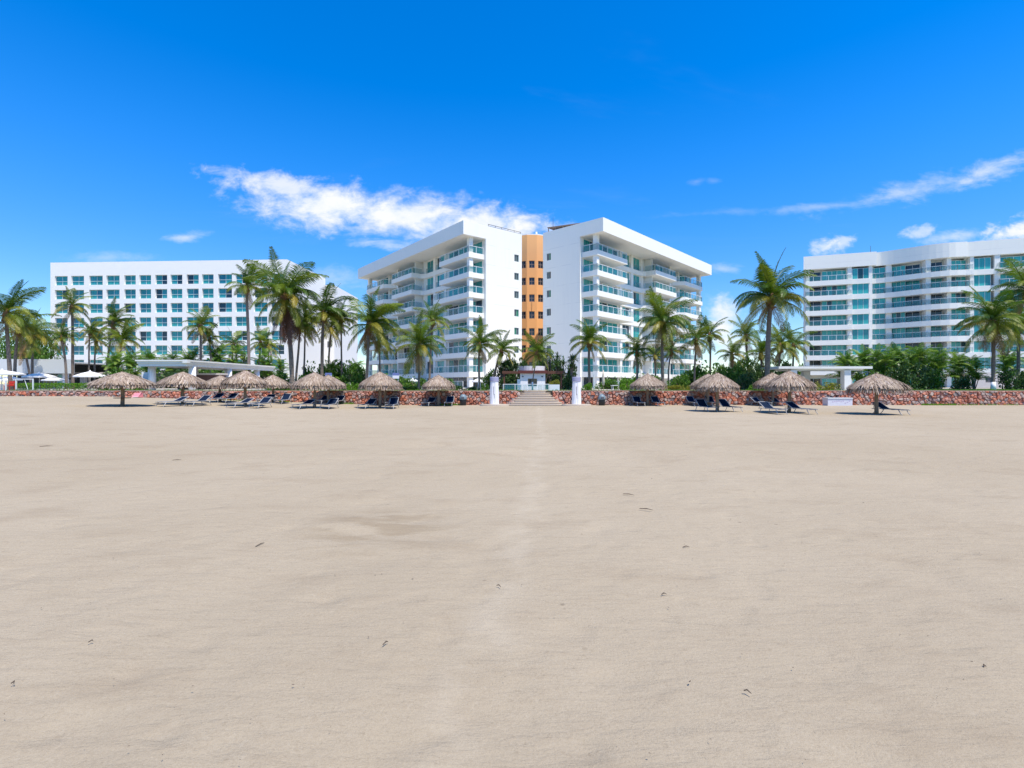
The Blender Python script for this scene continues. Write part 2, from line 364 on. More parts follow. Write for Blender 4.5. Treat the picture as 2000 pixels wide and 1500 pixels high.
# ================================================================ mesh and object helpers
class MB:
    """collects faces; build() returns ONE mesh"""
    def __init__(s): s.v = []; s.f = []; s.t = []
    def face(s, pts, tone=0.5):
        i = len(s.v); s.v.extend([tuple(p) for p in pts]); s.f.append(tuple(range(i, i + len(pts)))); s.t.append(tone)
    def box(s, x0, x1, y0, y1, z0, z1, tone=0.5):
        if x0 > x1: x0, x1 = x1, x0
        if y0 > y1: y0, y1 = y1, y0
        i = len(s.v)
        s.v += [(x0, y0, z0), (x1, y0, z0), (x1, y1, z0), (x0, y1, z0), (x0, y0, z1), (x1, y0, z1), (x1, y1, z1), (x0, y1, z1)]
        for q in ((0, 3, 2, 1), (4, 5, 6, 7), (0, 1, 5, 4), (1, 2, 6, 5), (2, 3, 7, 6), (3, 0, 4, 7)):
            s.f.append(tuple(i + k for k in q)); s.t.append(tone)
    def prism(s, poly, z0, z1, tone=0.5):
        a = sum(poly[k][0] * poly[(k + 1) % len(poly)][1] - poly[(k + 1) % len(poly)][0] * poly[k][1] for k in range(len(poly)))
        if a < 0: poly = poly[::-1]
        n = len(poly); i = len(s.v)
        s.v += [(x, y, z0) for x, y in poly] + [(x, y, z1) for x, y in poly]
        s.f.append(tuple(i + k for k in range(n - 1, -1, -1))); s.f.append(tuple(i + n + k for k in range(n))); s.t += [tone, tone]
        for k in range(n):
            s.f.append((i + k, i + (k + 1) % n, i + n + (k + 1) % n, i + n + k)); s.t.append(tone)
    def tube(s, pts, rad, n=8, tone=0.5, cap=True):
        pts = [Vector(q) for q in pts]
        if not isinstance(rad, (list, tuple)): rad = [rad] * len(pts)
        base = len(s.v)
        up = Vector((0, 0, 1))
        for k, q in enumerate(pts):
            d = (pts[min(k + 1, len(pts) - 1)] - pts[max(k - 1, 0)]).normalized()
            a = d.cross(up if abs(d.z) < 0.9 else Vector((1, 0, 0))).normalized(); b = d.cross(a).normalized()
            for j in range(n):
                an = 2 * PI * j / n
                s.v.append(tuple(q + (a * math.cos(an) + b * math.sin(an)) * rad[k]))
        for k in range(len(pts) - 1):
            for j in range(n):
                s.f.append((base + k * n + j, base + k * n + (j + 1) % n, base + (k + 1) * n + (j + 1) % n, base + (k + 1) * n + j)); s.t.append(tone)
        if cap:
            s.f.append(tuple(base + j for j in range(n - 1, -1, -1))); s.f.append(tuple(base + (len(pts) - 1) * n + j for j in range(n))); s.t += [tone, tone]
    def lathe(s, prof, n=12, cx=0, cy=0, tone=0.5):
        """prof: (radius, z) from bottom to top"""
        base = len(s.v)
        for r, z in prof:
            for j in range(n):
                a = 2 * PI * j / n; s.v.append((cx + r * math.cos(a), cy + r * math.sin(a), z))
        for k in range(len(prof) - 1):
            for j in range(n):
                s.f.append((base + k * n + j, base + k * n + (j + 1) % n, base + (k + 1) * n + (j + 1) % n, base + (k + 1) * n + j)); s.t.append(tone)
        s.f.append(tuple(base + j for j in range(n - 1, -1, -1))); s.f.append(tuple(base + (len(prof) - 1) * n + j for j in range(n))); s.t += [tone, tone]
    def wall(s, x0, x1, z0, z1, ops, y=0.0, depth=0.25):
        """a wall face in the xz plane looking to -y, with real openings (x0,x1,z0,z1) and their reveals"""
        xs = sorted({x0, x1, *[o[0] for o in ops], *[o[1] for o in ops]}); zs = sorted({z0, z1, *[o[2] for o in ops], *[o[3] for o in ops]})
        for a, b in zip(xs, xs[1:]):
            for c_, d in zip(zs, zs[1:]):
                mx, mz = (a + b) / 2, (c_ + d) / 2
                if any(o[0] < mx < o[1] and o[2] < mz < o[3] for o in ops): continue
                s.face([(a, y, c_), (b, y, c_), (b, y, d), (a, y, d)])
        for a, b, c_, d in ops:
            e = y + depth
            s.face([(a, y, c_), (a, y, d), (a, e, d), (a, e, c_)]); s.face([(b, y, d), (b, y, c_), (b, e, c_), (b, e, d)])
            s.face([(a, y, d), (b, y, d), (b, e, d), (a, e, d)]); s.face([(b, y, c_), (a, y, c_), (a, e, c_), (b, e, c_)])
    def build(s, name, mat, smooth=False):
        me = bpy.data.meshes.new(name); me.from_pydata(s.v, [], s.f)
        at = me.attributes.new('tone', 'FLOAT', 'FACE'); at.data.foreach_set('value', s.t)
        if smooth: me.polygons.foreach_set('use_smooth', [True] * len(me.polygons))
        me.materials.append(MAT[mat]); me.update()
        return me


WM = {}     # world matrices of what has been linked
I4 = Matrix.Identity(4)


def obj(name, me, parent=None, M=I4, **props):
    """link a mesh (or None for an Empty) with WORLD matrix M under its parent"""
    o = bpy.data.objects.new(name, me); col.objects.link(o)
    if parent is not None:
        o.parent = parent; o.matrix_basis = WM[parent.name].inverted() @ M
    else: o.matrix_basis = M
    WM[o.name] = M.copy()
    for k, v in props.items(): o[k] = v
    return o


def TR(x=0, y=0, z=0): return Matrix.Translation((x, y, z))
def RZ(a): return Matrix.Rotation(a, 4, 'Z')
def SC(x, y, z): return Matrix.Diagonal((x, y, z, 1))
def PX(px, D): return (px - 1000) / F * D
def PZ(py, D): return EYE + (750 - py) / F * D


def thing(name, label, cat, M=I4, group=None, me=None):
    o = obj(name, me, None, M, label=label, category=cat)
    if group: o['group'] = group
    return o


def hit(px, P0, u):
    """distance along a plan line P0 + t*u at which it is seen at photo column px"""
    r = (px - 1000) / F
    return (r * P0[1] - P0[0]) / (u[0] - r * u[1])


_b = MB(); _b.box(0, 1, 0, 0.02, 0, 1)
PANE = {k: _b.build('pane', k) for k in ('glass_teal', 'glass_hotel', 'glass_curtain', 'glass_dark', 'glass_small')}
_b = MB(); _b.box(0, 1, -0.008, 0.008, 0, 1); GPANEL = _b.build('glass_panel', 'glass_rail')
_frames = {}


def window(root, M, x0, x1, z0, z1, cols, y=0.0, glass='glass_teal', frame='rail_white', rail=None, bar=0.05, rows=1):
    """window in the local xz plane: frame mesh, one pane object per light; rail = height share of a crossbar"""
    wd, ht = round(x1 - x0, 2), round(z1 - z0, 2)
    key = (wd, ht, cols, frame, rail, bar, rows)
    if key not in _frames:
        b = MB()
        b.box(0, wd, 0, 0.07, 0, bar); b.box(0, wd, 0, 0.07, ht - bar, ht)
        for k in range(cols + 1):
            cx = bar / 2 + (wd - bar) * k / cols; b.box(cx - bar / 2, cx + bar / 2, -0.002, 0.068, bar, ht - bar)
        if rail: b.box(0.002, wd - 0.002, -0.07, -0.02, ht * rail - 0.03, ht * rail + 0.03)
        for k in range(1, rows): b.box(bar, wd - bar, 0.001, 0.065, ht * k / rows - bar / 2, ht * k / rows + bar / 2)
        _frames[key] = b.build('window', frame)
    wo = obj('window', _frames[key], root, M @ TR(x0, y, z0))
    for k in range(cols):
        for r in range(rows):
            obj('pane', PANE[glass], wo, M @ TR(x0 + bar / 2 + (wd - bar) * k / cols + 0.003, y + 0.03, z0 + ht * r / rows + 0.004) @ SC((wd - bar) / cols - 0.006, 1, ht / rows - 0.008))
    return wo


_bal = {}


def balcony(root, M, key, poly, rails, ztop, thick=0.8, mat='white_stucco', hgt=1.0):
    """slab prism with rail runs: each run a list of points; glass panels one by one, a rail mesh with posts"""
    if key not in _bal:
        b = MB(); b.prism(poly, -thick, 0); slab = b.build('balcony', mat)
        r = MB(); panels = []
        for run in rails:
            for (xa, ya), (xb, yb) in zip(run, run[1:]):
                L = math.hypot(xb - xa, yb - ya); n = max(1, round(L / 1.45)); an = math.atan2(yb - ya, xb - xa)
                for k in range(n + 1):
                    qx, qy = xa + (xb - xa) * k / n, ya + (yb - ya) * k / n
                    r.box(qx - 0.035, qx + 0.035, qy - 0.035, qy + 0.035, 0.0, hgt)
                    if k < n: panels.append(TR(qx, qy, 0.08) @ RZ(an) @ TR(0.05, 0, 0) @ SC(L / n - 0.1, 1, hgt - 0.13))
                c_, s_ = math.cos(an), math.sin(an)
                i = len(r.v); r.box(-0.04, L + 0.04, -0.04, 0.04, hgt - 0.03, hgt + 0.04)
                r.v[i:] = [(xa + x * c_ - y * s_, ya + x * s_ + y * c_, z) for x, y, z in r.v[i:]]
        _bal[key] = (slab, r.build('handrail', 'rail_white'), panels)
    slab, rail, panels = _bal[key]
    M2 = M @ TR(0, 0, ztop)
    o = obj('balcony', slab, root, M2)
    obj('handrail', rail, o, M2)
    for pm in panels: obj('glass_panel', GPANEL, o, M2 @ pm)
    return o

# ================================================================ the setting: sand, lawn, ground, sea
GZ = 1.26          # level of the garden behind the wall
WY = 44.2          # the wall's face


def sstep(x, a, b):
    t = np.clip((x - a) / (b - a), 0, 1); return t * t * (3 - 2 * t)


def sand_base(X, Y):
    rise = 0.030 * np.clip(-10.5 - X, 0, 26) * sstep(Y, 6, 28)
    sea = -0.06 * np.clip(-4 - Y, 0, 60)
    return rise + sea


rs = np.random.RandomState(5)
ys = np.concatenate([np.linspace(-40, 0, 24)[:-1], 0 + 1.2 * (np.exp(np.linspace(0, math.log(38), 330)) - 1) / 1.0])
ys = ys[ys < 45.0]; ys = np.append(ys, 45.2)
half = 320
tt = np.linspace(-1, 1, half * 2 + 1); xs = np.sinh(tt * 4.2) / math.sinh(4.2) * 95
Xg, Yg = np.meshgrid(xs, ys)
Zg = sand_base(Xg, Yg)


def lump(scale, n, amp, r0, r1, ymax=44, aniso=1.0):
    """sparse soft dents and mounds"""
    global Zg
    for _ in range(n):
        cy = 1.5 + (ymax - 1.5) * rs.rand() ** 1.3; cx = (rs.rand() * 2 - 1) * (3 + cy * 1.08)
        r = r0 + (r1 - r0) * rs.rand()
        i0, i1 = np.searchsorted(ys, (cy - 3 * r, cy + 3 * r)); j0, j1 = np.searchsorted(xs, (cx - 3 * r, cx + 3 * r))
        if i1 <= i0 or j1 <= j0: continue
        dx = Xg[i0:i1, j0:j1] - cx; dy = Yg[i0:i1, j0:j1] - cy
        an = rs.rand() * PI; c_, s_ = math.cos(an), math.sin(an)
        q = ((dx * c_ + dy * s_) / r) ** 2 + ((dy * c_ - dx * s_) / (r * aniso)) ** 2
        Zg[i0:i1, j0:j1] += amp * (rs.rand() * 1.4 - 0.9) * np.exp(-q * 1.5)


lump(1, 300, 0.045, 0.6, 1.8, aniso=0.6)
lump(1, 1700, 0.026, 0.14, 0.42, aniso=0.6)
lump(1, 1500, 0.014, 0.05, 0.13, ymax=16, aniso=0.5)
# the scuffed hollow left of the middle
for cx, cy, r, a in [(-2.0, 7.6, 0.9, -0.05), (-1.2, 6.9, 0.4, -0.045), (-1.6, 6.2, 0.5, -0.04), (-2.3, 6.5, 0.35, 0.03), (-1.5, 5.3, 0.45, -0.035), (-0.9, 6.1, 0.3, -0.035)]:
    Zg += a * np.exp(-(((Xg - cx) / r) ** 2 + ((Yg - cy) / (r * 0.6)) ** 2))
nx = len(xs); ny = len(ys)
co = np.stack([Xg, Yg, Zg], -1).reshape(-1, 3)
ii = np.arange((ny - 1) * (nx - 1)); r_, c_ = ii // (nx - 1), ii % (nx - 1)
q = np.stack([r_ * nx + c_, r_ * nx + c_ + 1, (r_ + 1) * nx + c_ + 1, (r_ + 1) * nx + c_], -1)
me = bpy.data.meshes.new('sand'); me.vertices.add(len(co)); me.vertices.foreach_set('co', co.ravel().astype(np.float32))
me.loops.add(q.size); me.loops.foreach_set('vertex_index', q.ravel().astype(np.int32))
me.polygons.add(len(q)); me.polygons.foreach_set('loop_start', (np.arange(len(q)) * 4).astype(np.int32)); me.polygons.foreach_set('use_smooth', np.ones(len(q), dtype=bool))
me.materials.append(MAT['sand']); me.update(); me.validate()
obj('sand', me, kind='structure')


def sand_z(x, y): return float(sand_base(np.array(x), np.array(y)))


def sheet(name, x0, x1, y0, y1, z, mat):
    b = MB(); b.face([(x0, y0, z), (x1, y0, z), (x1, y1, z), (x0, y1, z)])
    return obj(name, b.build(name, mat), kind='structure')


sheet('sea', -3000, 3000, -3000, -12, -1.1, 'sea_water')
sheet('ground', -3000, 3000, 45.3, 3000, GZ - 0.03, 'ground_tan')
b = MB(); b.box(-400, 400, 44.96, 45.25, -2.0, GZ - 0.035); obj('garden_bank', b.build('garden_bank', 'soil'), kind='structure')
sheet('lawn', -110, 38, 44.9, 48.6, GZ - 0.01, 'lawn_green'); sheet('lawn', 38.2, 130, 44.9, 62, GZ - 0.012, 'lawn_green'); sheet('garden_path', -110, 38.2, 48.6, 78, GZ - 0.016, 'paving')
b = MB()
for s in (-1, 1): b.face([(s * 94, -40, -2.0), (s * 3000, -40, -2.0), (s * 3000, 45.2, 0.75), (s * 94, 45.2, 0.75)][::s])
obj('beach_beyond', b.build('beach_beyond', 'sand'), kind='structure')

# ================================================================ red stone retaining walls
def clip(poly, nx_, ny_, d):
    out_ = []
    for (ax, ay), (bx, by) in zip(poly, poly[1:] + poly[:1]):
        da, db = ax * nx_ + ay * ny_ - d, bx * nx_ + by * ny_ - d
        if da <= 0: out_.append((ax, ay))
        if (da < 0 < db) or (db < 0 < da):
            t = da / (da - db); out_.append((ax + (bx - ax) * t, ay + (by - ay) * t))
    return out_


def stone_wall(label, x0, x1, seed, ends):
    R = random.Random(seed)
    root = thing('stone_wall', label, 'wall', TR((x0 + x1) / 2, WY, 0), group='red stone walls along the beach')
    b = MB(); b.box(x0 + 0.05, x1 - 0.05, WY + 0.07, WY + 0.65, -0.4, GZ - 0.05); obj('wall_core', b.build('wall_core', 'mortar'), root)
    b = MB(); k = x0
    while k < x1 - 0.3:
        e = min(x1, k + R.uniform(0.8, 1.6)); dz = R.uniform(-0.015, 0.02)
        b.box(k, e - 0.02, WY - 0.03 + R.uniform(-0.03, 0.03), WY + 0.72, GZ - 0.055 + dz, GZ + 0.015 + dz); k = e
    obj('coping', b.build('coping', 'coping'), root, kind='stuff')
    # seeds on a jittered brick grid, cells cut by the bisectors to the neighbours
    sw, sh = 0.345, 0.25; seeds = {}
    nr = 7; nc = int((x1 - x0) / sw) + 3
    for j in range(-1, nr):
        for i in range(-1, nc):
            seeds[i, j] = (x0 + (i + 0.5 + (0.5 if j % 2 else 0)) * sw + R.uniform(-.15, .15), -0.16 + (j + 0.5) * sh + R.uniform(-.095, .095))
    cells = []
    for (i, j), (cx, cz) in seeds.items():
        poly = [(max(x0, cx - .7), max(-0.25, cz - .6)), (min(x1, cx + .7), max(-0.25, cz - .6)), (min(x1, cx + .7), min(GZ - 0.06, cz + .6)), (max(x0, cx - .7), min(GZ - 0.06, cz + .6))]
        if poly[0][0] >= poly[1][0] or poly[0][1] >= poly[2][1]: continue
        for di in range(-3, 4):
            for dj in range(-3, 4):
                o = seeds.get((i + di, j + dj))
                if o is None or (di == 0 and dj == 0): continue
                nx_, nz_ = o[0] - cx, o[1] - cz; L = math.hypot(nx_, nz_)
                if L < 1e-6: continue
                nx_, nz_ = nx_ / L, nz_ / L
                poly = clip(poly, nx_, nz_, nx_ * (cx + o[0]) / 2 + nz_ * (cz + o[1]) / 2 - 0.011)
                if len(poly) < 3: break
            if len(poly) < 3: break
        if len(poly) < 3: continue
        ar = abs(sum(p[0] * q_[1] - q_[0] * p[1] for p, q_ in zip(poly, poly[1:] + poly[:1]))) / 2
        if ar < 0.012: continue
        mx = sum(p[0] for p in poly) / len(poly); mz = sum(p[1] for p in poly) / len(poly)
        cells.append((ar, mx, mz, poly))

    def stone(b, poly, mx, mz, ox, oz):
        d = R.uniform(0.05, 0.17); tone = R.random(); n = len(poly)
        back = [(x - ox, 0.10, z - oz) for x, z in poly]
        midr = [(mx + (x - mx) * 0.95 - ox, -d * 0.55 + R.uniform(-.02, .02), mz + (z - mz) * 0.95 - oz) for x, z in poly]
        fr = [(mx + (x - mx) * R.uniform(.55, .78) - ox, -d + R.uniform(-.025, .025), mz + (z - mz) * R.uniform(.55, .78) - oz) for x, z in poly]
        for k in range(n):
            l = (k + 1) % n
            b.face([back[k], back[l], midr[l], midr[k]], tone); b.face([midr[k], midr[l], fr[l], fr[k]], min(1, max(0, tone + R.uniform(-.05, .05))))
        b.face(fr, tone)
    vis = lambda c: 0.0 if abs(c[1]) > WY * 1.03 or c[2] < sand_z(c[1], WY) else c[0]
    cells.sort(key=lambda c: -vis(c))
    rest = MB()
    for k, (ar, mx, mz, poly) in enumerate(cells):
        if k < 297 and vis((ar, mx, mz)) > 0:
            b = MB(); stone(b, poly, mx, mz, mx, mz)
            obj('stone', b.build('stone', 'red_stone'), root, TR(mx, WY, mz))
        else:
            stone(rest, poly, mx, mz, 0, 0)
    obj('small_stones', rest.build('small_stones', 'red_stone'), root, TR(0, WY, 0), kind='stuff')


stone_wall('red stone retaining wall running from the beach steps past the poolside canopy', -62, 0.72, 3, (0, 1))
stone_wall('red stone retaining wall running from the beach steps past the white storage chest', 3.58, 62, 4, (1, 0))

# ================================================================ beach steps and the two white posts
CX = 2.05
st = thing('beach_steps', 'broad concrete steps climbing from the sand through the gap in the red wall', 'steps', TR(CX, 43, 0))
ns = 7
for k in range(ns):
    zt = 0.10 + (GZ - 0.10) * k / (ns - 1); hw = 2.45 - 1.30 * (k / (ns - 1)); y0 = 42.3 + k * 0.40
    pts = []
    for j in range(13):
        a = PI * j / 12; pts.append((CX - hw * math.cos(a) ** 1 if True else 0, y0 + 0.45 - 0.45 * math.sin(a)))
    b = MB(); b.prism(pts + [(CX + hw, 46.0 - 0.01 * k), (CX - hw, 46.0 - 0.01 * k)], zt - .05, zt); b.prism([(x, y + .06) for x, y in pts] + [(CX + hw, 46.0 - 0.01 * k), (CX - hw, 46.0 - 0.01 * k)], zt - (GZ) / (ns - 1) - 0.2, zt - .051)
    obj('step', b.build('step', 'step_concrete'), st)
# stone cheeks that slope down beside the flight
for s, nm in ((-1, 'left'), (1, 'right')):
    R = random.Random(20 + s); ch = MB()
    for i in range(34):
        t = R.random(); yy_ = 43.3 + t * 1.4; xx = CX + s * (2.05 - 0.75 * t + R.random() * 0.45); zz_ = 0.05 + (GZ - 0.15) * R.random() * (0.25 + 0.75 * t)
        r = R.uniform(.13, .22); n = 6; tone = R.random()
        ring0 = [(xx + r * math.cos(2 * PI * k / n), yy_ + r * math.sin(2 * PI * k / n) * .8, zz_ - r * .6) for k in range(n)]
        ring1 = [(xx + r * .8 * math.cos(2 * PI * k / n) + R.uniform(-.03, .03), yy_ + r * .7 * math.sin(2 * PI * k / n), zz_ + r * .35) for k in range(n)]
        for k in range(n): ch.face([ring0[k], ring0[(k + 1) % n], ring1[(k + 1) % n], ring1[k]], tone)
        ch.face(ring1, tone)
    obj('cheek_stones', ch.build('cheek_stones', 'red_stone'), st, kind='stuff')

for px, lab in ((965.5, 'white sculpted post with lavender cap left of the beach steps'), (1126, 'white sculpted post with lavender cap right of the beach steps')):
    D = 42.6; x = PX(px, D); s = -1 if px < 1045 else 1
    t = thing('gate_post', lab, 'post', TR(x, D, 0), 'white posts flanking the beach steps')
    b = MB(); n = 24
    prof = [(0.40, 0.14), (0.385, 0.8), (0.36, 1.5), (0.335, 2.08)]
    rings = []
    for r, z in prof:
        ring = []
        for k in range(n):
            a = 2 * PI * k / n - PI / 2
            dent = 0.045 * math.exp(-((k if k < n / 2 else k - n) / 0.55) ** 2) * (1 if z < 2.0 else 0.2)
            fold = 0.012 * math.sin(k * 3.1 + z * 2)
            ring.append((x + (r - dent + fold) * math.cos(a), D + (r - dent + fold) * 0.8 * math.sin(a), z))
        rings.append(ring)
    for a_, c2 in zip(rings, rings[1:]):
        for k in range(n): b.face([a_[k], a_[(k + 1) % n], c2[(k + 1) % n], c2[k]])
    b.face(rings[-1]); obj('shaft', b.build('shaft', 'post_white'), t)
    b = MB(); b.box(x - 0.015, x + 0.02, D - 0.285, D - 0.2, 0.62, 1.02); b.box(x - 0.05, x - 0.03, D - 0.30, D - 0.2, 0.95, 1.65)
    obj('crack', b.build('crack', 'metal_dark'), t)
    b = MB(); b.lathe([(0.37, 2.08), (0.37, 2.42), (0.34, 2.45)], 24, 0, 0); me = b.build('cap', 'band_lavender'); obj('cap', me, t, TR(x, D, 0) @ SC(1, 0.82, 1))
    b = MB(); b.prism([(x + 1.25 * math.cos(2 * PI * k / 28), D + 0.62 * math.sin(2 * PI * k / 28)) for k in range(28)], -0.2, 0.14); obj('plinth', b.build('plinth', 'step_concrete'), t)

# ================================================================ middle building
ROOF, SOFF = 26.8, 24.73
C0, C1 = Vector((-7.41, 76.4)), Vector((13.62, 75.0))
bld = thing('apartment_building', 'white eight storey apartment building of two balconied wings joined by an orange stair tower', 'building', TR(3.1, 84, GZ))
SL = [22.33 - 3.1 * k for k in range(7)]
for s, P, u in ((-1, C0, Vector((-0.6256, 0.780))), (1, C1, Vector((0.681, 0.732)))):
    xa = u * s; ang = math.atan2(xa.y, xa.x)
    M = TR(P.x, P.y, 0) @ RZ(ang)

    def xr(a0, a1): return (s * a0, s * a1) if s > 0 else (-a1, -a0)
    LEN = 41.0
    # window wall with its openings
    wins = [(1.0, 4.6, 2), (4.8, 7.8, 2), (8.0, 11.0, 2), (12.5, 15.0, 2), (16.2, 18.7, 2), (20.7, 24.3, 3), (24.6, 28.2, 3), (31.1, 33.3, 2), (35.5, 37.8, 2), (38.0, 40.3, 2)]
    levels = SL + [GZ + 0.05]
    ops = []; spec = []
    for k, zf in enumerate(levels):
        for a0, a1, n in wins:
            x0, x1 = xr(a0, a1); z1 = zf + (2.24 if k < 7 else 1.65)
            ops.append((x0, x1, zf + 0.02, z1)); spec.append((x0, x1, zf + 0.02, z1, n, k))
    b = MB(); x0, x1 = xr(0, LEN); b.wall(x0, x1, GZ - 0.05, SOFF, ops, 4.2, 0.10); obj('wall', b.build('wall', 'white_stucco'), bld, M)
    for x0, x1, z0, z1, n, k in spec: window(bld, M, x0, x1, z0, z1, n, 4.24, 'glass_teal' if k < 7 else 'glass_dark', bar=0.045)
    # end wall with small windows, back and far walls, roof
    b = MB(); eo = []
    fz = [SL[0] - 0.25 - 3.02 * k for k in range(7)]
    # local frame of the end wall: x to the right seen from outside
    if s < 0: ME = TR(P.x, P.y, 0) @ RZ(ang + PI / 2); e0, e1 = 4.3, 11.6; wx = (10.0, 10.95)
    else: ME = TR(P.x, P.y, 0) @ RZ(ang - PI / 2); e0, e1 = -11.6, -4.3; wx = (-10.85, -9.95)
    for z in fz: eo.append((wx[0], wx[1], z, z + 1.15))
    b.wall(e0, e1, GZ - 0.05, SOFF, eo, 0.0, 0.18); obj('wall', b.build('wall', 'white_stucco'), bld, ME)
    for a, c2, z0, z1 in eo: window(bld, ME, a, c2, z0, z1, 2, 0.1, 'glass_small', 'frame_teal', None, 0.06)
    b = MB(); x0, x1 = xr(0.004, LEN); b.box(x0, x1, 11.3, 11.58, GZ, SOFF); xf = xr(LEN - 0.3, LEN); b.box(xf[0], xf[1], 4.25, 11.3, GZ, SOFF)
    if s < 0: pass
    b.box(*xr(0.01, 0.3), 4.21, 4.30, GZ, SOFF)
    obj('back_wall', b.build('back_wall', 'white_stucco'), bld, M)
    b = MB(); b.box(*xr(0, 41.6), 0, 11.6, SOFF, ROOF); obj('roof', b.build('roof', 'white_stucco'), bld, M)
    # full-height piers and the corner column
    for a0, a1, v0 in ((0.66, 1.36, 1.55), (11.55, 12.3, 4.0), (15.25, 16.0, 3.95), (18.95, 19.7, 4.0), (34.1, 35.05, 4.0), (39.95, 40.75, 1.9)):
        b = MB(); b.box(*xr(a0, a1), v0, v0 + 0.7 if a0 in (0.66, 39.95) else 4.21, GZ - 0.05, SOFF); obj('pier', b.build('pier', 'white_stucco'), bld, M)
    b = MB(); b.box(*xr(20.3, 20.55), 2.6, 4.21, GZ, SOFF); obj('fin_wall', b.build('fin_wall', 'white_stucco'), bld, M)
    b = MB(); b.box(*xr(28.4, 28.65), 3.0, 4.21, GZ, SOFF); obj('fin_wall', b.build('fin_wall', 'white_stucco'), bld, M)
    sx_ = lambda p: [(s * x, y) for x, y in p]
    for k, z in enumerate(SL):
        q1 = (9.4 if k < 2 else 11.4 if k < 4 else 9.4 if k < 5 else 11.4)
        ya = 1.3
        cpoly = [(0.45, 1.3), (q1, ya), (q1, 4.2), (0.45, 4.2)]
        balcony(bld, M, ('c', s, q1), sx_(cpoly), [sx_([(0.55, 4.1), (0.55, 1.4), (q1 - 0.1, 1.4)]) if k < 2 or k == 4 else sx_([(0.55, 4.1), (0.55, 1.4), (q1 - 0.1, 1.4)])], z)
        if k < 5:
            balcony(bld, M, ('m', s), sx_([(19.3, 1.3), (27.7, 1.3), (28.7, 3.6), (28.7, 4.2), (18.2, 4.2), (18.2, 3.9), (18.9, 3.72), (19.25, 3.2)]), [sx_([(19.4, 3.5), (19.4, 1.4), (27.6, 1.4), (28.2, 3.2)])], z)
        else:
            balcony(bld, M, ('m2', s), sx_([(19.3, 2.6), (27.7, 2.6), (27.7, 4.2), (19.3, 4.2)]), [sx_([(19.4, 2.7), (27.6, 2.7)])], z)
        balcony(bld, M, ('e', s), sx_([(32.6, 1.7), (41.0, 1.7), (41.0, 4.2), (31.0, 4.2), (31.0, 3.7)]), [sx_([(31.2, 3.6), (32.7, 1.8), (40.9, 1.8), (40.9, 4.1)])], z)
        for a0, a1 in ((q1, 18.2), (28.7, 31.0)):
            b = MB(); b.box(*xr(a0, a1), 3.88, 4.21, z - 0.8, z); obj('floor_edge', b.build('floor_edge', 'white_stucco'), bld, M)
        for a0, a1 in ((12.5, 15.0), (16.2, 18.7), (31.2, 33.3)):
            x0, x1 = xr(a0, a1); obj('glass_panel', GPANEL, bld, M @ TR(x0, 4.02, z + 0.05) @ SC(x1 - x0, 1, 0.9))
    # terrace rail on the ground floor
    balcony(bld, M, ('g', s), sx_([(1.6, 1.0), (12, 1.0), (12, 4.2), (1.6, 4.2)]), [sx_([(1.8, 1.1), (11.8, 1.1)])], GZ + 0.03, 0.1)
    if s < 0:
        b = MB(); b.box(-0.25, -0.18, 4.8, 11.6, ROOF, ROOF + 0.12); b.box(-0.24, -0.19, 4.8, 11.6, ROOF + 0.35, ROOF + 0.41)
        for k in range(6): b.box(-0.24, -0.19, 4.9 + k * 1.3, 4.96 + k * 1.3, ROOF, ROOF + 0.38)
        obj('roof_rail', b.build('roof_rail', 'metal_dark'), bld, M)
    else:
        b = MB()
        for q in ([(0.6, 4.6, ROOF + .30), (0.6, 11.2, ROOF + 1.0), (7, 11.2, ROOF + 1.0), (7, 4.6, ROOF + .30)],):
            b.face(q); b.face([(x, y, z - .12) for x, y, z in q][::-1])
            for i in range(4):
                A, B_ = q[i], q[(i + 1) % 4]; b.face([(A[0], A[1], A[2] - .12), (B_[0], B_[1], B_[2] - .12), B_, A])
        for k in range(5): b.box(0.7, 0.8, 4.8 + k * 1.55, 4.9 + k * 1.55, ROOF, ROOF + 0.22 + k * 0.16)
        obj('roof_canopy', b.build('roof_canopy', 'roof_brown'), bld, M)

# orange stair tower: three facets with a window in each, floor by floor
TZ = 29.25
tp = [(0.3, 93.2), (2.75, 92.1), (4.55, 92.1), (7.2, 93.2)]
for i in range(3):
    (ax, ay), (bx, by) = tp[i], tp[i + 1]; L = math.hypot(bx - ax, by - ay)
    MT = TR(ax, ay, 0) @ RZ(math.atan2(by - ay, bx - ax))
    c_ = {0: L * 0.72, 1: L / 2, 2: L * 0.28}[i]; hw = 0.5 if i == 1 else 0.52
    ops = [(c_ - hw, c_ + hw, 23.15 - 3.1 * k, 24.5 - 3.1 * k) for k in range(7)]
    b = MB(); b.wall(0, L, GZ, TZ, ops, 0, 0.22); obj('wall', b.build('wall', 'tower_orange'), bld, MT)
    for o in ops: window(bld, MT, *o, 2, 0.13, 'glass_dark', 'roof_brown', None, 0.07, 2)
b = MB(); b.prism(tp + [(7.2, 99), (0.3, 99)], TZ, TZ + 0.15); b.box(0.4, 7.1, 98.8, 99, GZ, TZ); b.box(0.9, 1.3, 93.4, 93.8, TZ + .15, TZ + .6); b.box(4.4, 4.7, 93.0, 93.4, TZ + .15, TZ + .8)
obj('tower_roof', b.build('tower_roof', 'white_stucco'), bld)
b = MB(); b.tube([(7.2, 88, ROOF), (7.2, 88, ROOF + 4.2)], [0.06, 0.03], 6); obj('mast', b.build('mast', 'metal_dark'), bld)

